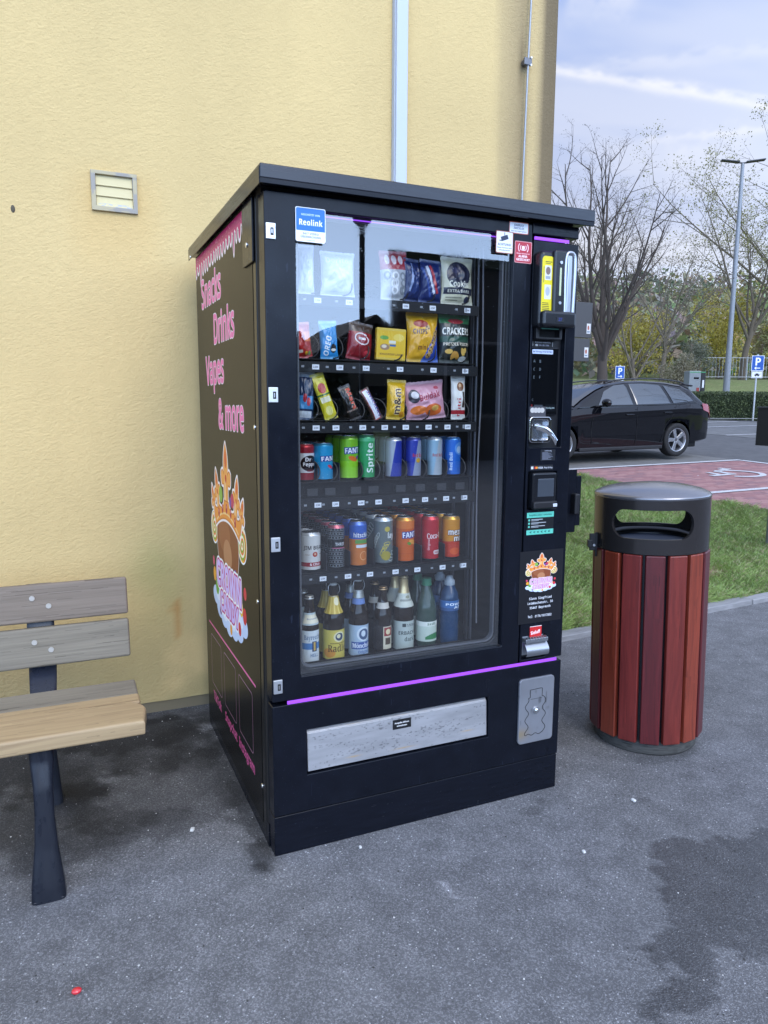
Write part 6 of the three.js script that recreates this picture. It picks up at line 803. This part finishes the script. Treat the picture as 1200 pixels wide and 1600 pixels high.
// shrubs and young leaves behind
function bush(label, [x, z], [w, h, d], n, size, a, b, seed, lift = 0) {
  const r = rngOf(seed), t = thing('shrub', label, 'shrub', [x, landY(x, z) - .1 + lift, z]), list = [], stems = new MB(), clumps = [];
  for (let k = 0; k < 16; k++) { const az = r() * 6.28, e = r(), q = Math.sqrt(r()) * .8; clumps.push([Math.cos(az) * q * w / 2, h * (.25 + .62 * e), Math.sin(az) * q * d / 2, .28 + .25 * r()]); const c = clumps.at(-1); stems.tube([new THREE.Vector3(c[0] * .15, 0, c[2] * .15), new THREE.Vector3(c[0] * .5, c[1] * .5, c[2] * .5), new THREE.Vector3(c[0], c[1], c[2])], [.035, .022, .008], 5); }
  for (let k = 0; k < n; k++) { const c = clumps[Math.floor(r() * 16)], u = r() * 6.28, v = Math.acos(2 * r() - 1), s = Math.cbrt(r()) * c[3]; const q = clamp(.25 + .75 * r()); list.push([c[0] + Math.cos(u) * Math.sin(v) * s * w * .6, Math.max(.05, c[1] + Math.cos(v) * s * h * .55), c[2] + Math.sin(u) * Math.sin(v) * s * d * .6, size * (.6 + .8 * r()), a.map((e, i) => lerp(e, b[i], q))]); }
  part('stems', stems.geo(), barks[2], t); leaves('foliage', t, leafM([1, 1, 1], .45), list); return t;
}
const YG = [[.30, .26, .04], [.60, .50, .08]], OL = [[.15, .145, .05], [.29, .26, .10]], BR = [[.17, .15, .09], [.30, .26, .16]];
bush('yellow green shrub right of the forked bare tree, left of the lamp pole', [29.2, -30.2], [4.2, 4.2, 3], 5200, .13, ...YG, 101);
bush('bright yellow green bush right of the lamp pole above the fence', [35.6, -30], [4.4, 5.4, 3], 6200, .14, ...YG, 103);
bush('yellow green bush at the right edge above the fence', [39.5, -28.5], [4, 4.6, 3], 5200, .14, ...YG, 107);
bush('olive shrub behind the forked bare tree trunk', [26.5, -33], [5, 3.6, 3], 5200, .13, ...OL, 109);
bush('olive shrub behind the large bare tree trunk', [21.6, -31.5], [4.6, 3.8, 3], 5200, .13, ...OL, 113);
bush('olive yellow shrub left of the large bare tree trunk', [18.2, -32], [4.2, 3.2, 3], 4600, .13, [.14, .13, .04], [.26, .23, .07], 127);
bush('grey green round shrub left of the lamp pole foot', [31.2, -27.6], [2.6, 2.1, 2], 4200, .08, [.10, .11, .07], [.19, .20, .13], 131);
bush('pale olive shrub between lamp pole and charging station', [28.9, -26.6], [3.0, 1.8, 2], 3600, .09, ...BR, 137);
bush('low reddish brown leafy bank left of the large bare tree trunk', [17.4, -24.6], [5.5, 1.5, 3], 4800, .09, [.16, .075, .04], [.26, .14, .08], 139);
bush('dark shrub at the right edge behind the fence', [43, -31], [5, 6, 3], 5600, .15, ...OL, 149);
// the wooded hill far behind; leaf colours lightened to paint in haze and sun
{
  const r = rngOf(211), list = [], wood = new THREE.Group(); wood.name = 'woodland'; wood.userData = { label: 'far wooded hill in brown and green behind the trees', category: 'woodland', kind: 'stuff' }; scene.add(wood);
  for (let k = 0; k < 900; k++) { const az = (22 + 42 * r()) * rad, d = 78 + 120 * r(), x = -.53 + Math.sin(az) * d, z = 2 - Math.cos(az) * d, h = 4.5 + 5 * r(), w = 2.6 + 2.2 * r(), y = landY(x, z), green = r(); const a = green < .2 ? [.07, .10, .05] : green < .6 ? [.19, .19, .08] : [.20, .17, .12], b = green < .2 ? [.12, .15, .08] : green < .6 ? [.36, .34, .13] : [.32, .28, .20]; for (let i = 0; i < 46; i++) { const u = r() * 6.28, q = Math.sqrt(r()), e = r(), f = Math.sin(Math.PI * (.15 + .8 * e)); list.push([x + Math.cos(u) * q * w * f, y + h * (.12 + .9 * e), z + Math.sin(u) * q * w * f, .7 + .8 * r(), a.map((c, j) => lerp(c, b[j], r()))]); } }
  leaves('crowns', wood, leafM([1, 1, 1], .3), list);
}

// ================================================================ ACROSS THE STREET, BEHIND THE VIEWER (seen mirrored in the glass door; one row of trees is added)
{
  const roofM = std([.045, .042, .042], .8), darkWall = std([.045, .042, .040], .7), b = thing('flat_building', 'low dark flat roofed building across the street, mirrored in the glass door', 'building');
  const foot = (e) => { const s = new THREE.Shape(); s.moveTo(6.75 - e, -14 + e); s.lineTo(30 + e, -14 + e); s.lineTo(30 + e, -26 - e); s.lineTo(12.9 - e, -26 - e); return s; }; part('wall', new THREE.ExtrudeGeometry(foot(0), { depth: 4.75, bevelEnabled: false }).rotateX(-Math.PI / 2), darkWall, b); part('roof', new THREE.ExtrudeGeometry(foot(.12), { depth: .22, bevelEnabled: false }).rotateX(-Math.PI / 2).translate(0, 4.75, 0), std([.05, .065, .04], .9), b); for (let k = 0; k < 7; k++) { const wn = part('window', box(8.2 + k * 3, 9.9 + k * 3, 1.1, 3.0, 13.96, 13.99), std([.2, .2, .21], .5), b); part('pane', box(8.28 + k * 3, 9.82 + k * 3, 1.18, 2.92, 13.945, 13.958), phy([.02, .022, .026], .05), wn); }
  const h = thing('gabled_house', 'house with a dark gable roof beyond the street, mirrored in the glass door', 'house', [17.4, 0, 40]); part('wall', box(-4, 4, 0, 4.2, 0, 9), std([.10, .095, .09], .8), h);
  const s = new THREE.Shape(); s.moveTo(-4.7, 4.0); s.lineTo(0, 6.9); s.lineTo(4.7, 4.0); s.lineTo(4.2, 3.9); s.lineTo(0, 6.4); s.lineTo(-4.2, 3.9); part('roof', new THREE.ExtrudeGeometry(s, { depth: 10, bevelEnabled: false }).translate(0, 0, -.5), roofM, h); const gb = new THREE.Shape(); gb.moveTo(-4, 4.2); gb.lineTo(0, 6.5); gb.lineTo(4, 4.2); part('gable', new THREE.ExtrudeGeometry(gb, { depth: .2, bevelEnabled: false }), std([.07, .06, .055], .8), h); part('window', box(-1, 1, 1.2, 2.6, -.04, -.01), M.blackGloss, h);
  const lp = thing('lamp_post', 'dark lamp post across the street, mirrored in the glass door', 'street lamp', [4.55, 0, 10.4]); part('pole', disc(.05, 4.6, 14).translate(0, 2.3, 0), M.black, lp); part('lantern', lathe([[.05, 4.5], [.16, 4.6], [.2, 4.85], [.06, 5.0], [.0001, 5.02]], 20), M.black, lp);
  const con = (label, x, z, h2, w, seed) => { const t = thing('conifer', label, 'tree', [x, 0, z], 'conifers across the street'), r = rngOf(seed), list = []; part('trunk', lathe([[.16, 0], [.1, h2 * .5], [.02, h2 * .97]], 8), barks[0], t); for (let k = 0; k < 2600; k++) { const e = r(), q = Math.sqrt(r()) * w * (1 - e) * (.8 + .3 * Math.sin(e * 50)), u = r() * 6.28; list.push([Math.cos(u) * q, h2 * (.08 + .92 * e), Math.sin(u) * q, .22 + .2 * r(), [.012 + .014 * r(), .022 + .022 * r(), .012 + .008 * r()]]); } leaves('foliage', t, leafM([1, 1, 1], .1), list); };
  [[9, 34, 6], [11.4, 36, 5.2], [6.5, 33, 4.8], [4, 35, 5.6], [1.5, 34, 5], [-2, 36, 6.4], [13.0, 34.6, 4.6], [22.5, 43, 7.5], [-6, 35, 6], [-10, 34, 7]].forEach(([x, z, hh], k) => con(`dark conifer across the street, number ${k + 1} from the gabled house leftwards`.replace(/, number.*/, [', right before the house', ', touching the house', ', in the middle of the row', ', in the left half of the row', ', opposite the bench', ', tall one of the left half', ', lowest one beside the house', ', tall one behind the house', ', second from the left end', ', at the left end of the row'][k]), x, z, hh, 1.9, 300 + k));
  { const w = new THREE.Group(); w.name = 'added_treeline'; w.userData = { label: 'row of dark trees added out of view to darken reflections in the black car', category: 'trees', kind: 'stuff' }; scene.add(w); const q = rngOf(411), tl = []; for (let k = 0; k < 7000; k++) { const s = q(), hh = 8 + 3 * vnoise(s * 40, 0, 0, 5); tl.push([33 + 70 * s, hh * q(), 26 + 4 * q() - 18 * s * s, 1.1 + q(), [.03 + .02 * q(), .035 + .025 * q(), .02 + .01 * q()]]); } leaves('crowns', w, leafM([1, 1, 1], .1), tl); }  // unseen trees added so that the car side mirrors something dark
  const hg = thing('low_hedge', 'low dark brown hedge along the far side of the street', 'hedge'), hl = [], r = rngOf(401); part('inner_mass', bx(-14, 6, 0, 1.1, 13.2, 13.9, .1), std([.03, .026, .02], 1), hg); for (let k = 0; k < 5000; k++) hl.push([-14 + 20 * r(), .1 + 1.1 * r(), 13.15 + .1 * r() + (r() < .3 ? .6 * r() : 0), .12 + .08 * r(), [.05 + .04 * r(), .045 + .03 * r(), .03 + .02 * r()]]); leaves('foliage', hg, leafM([1, 1, 1], .1), hl);
}
renderer.render(scene, camera);
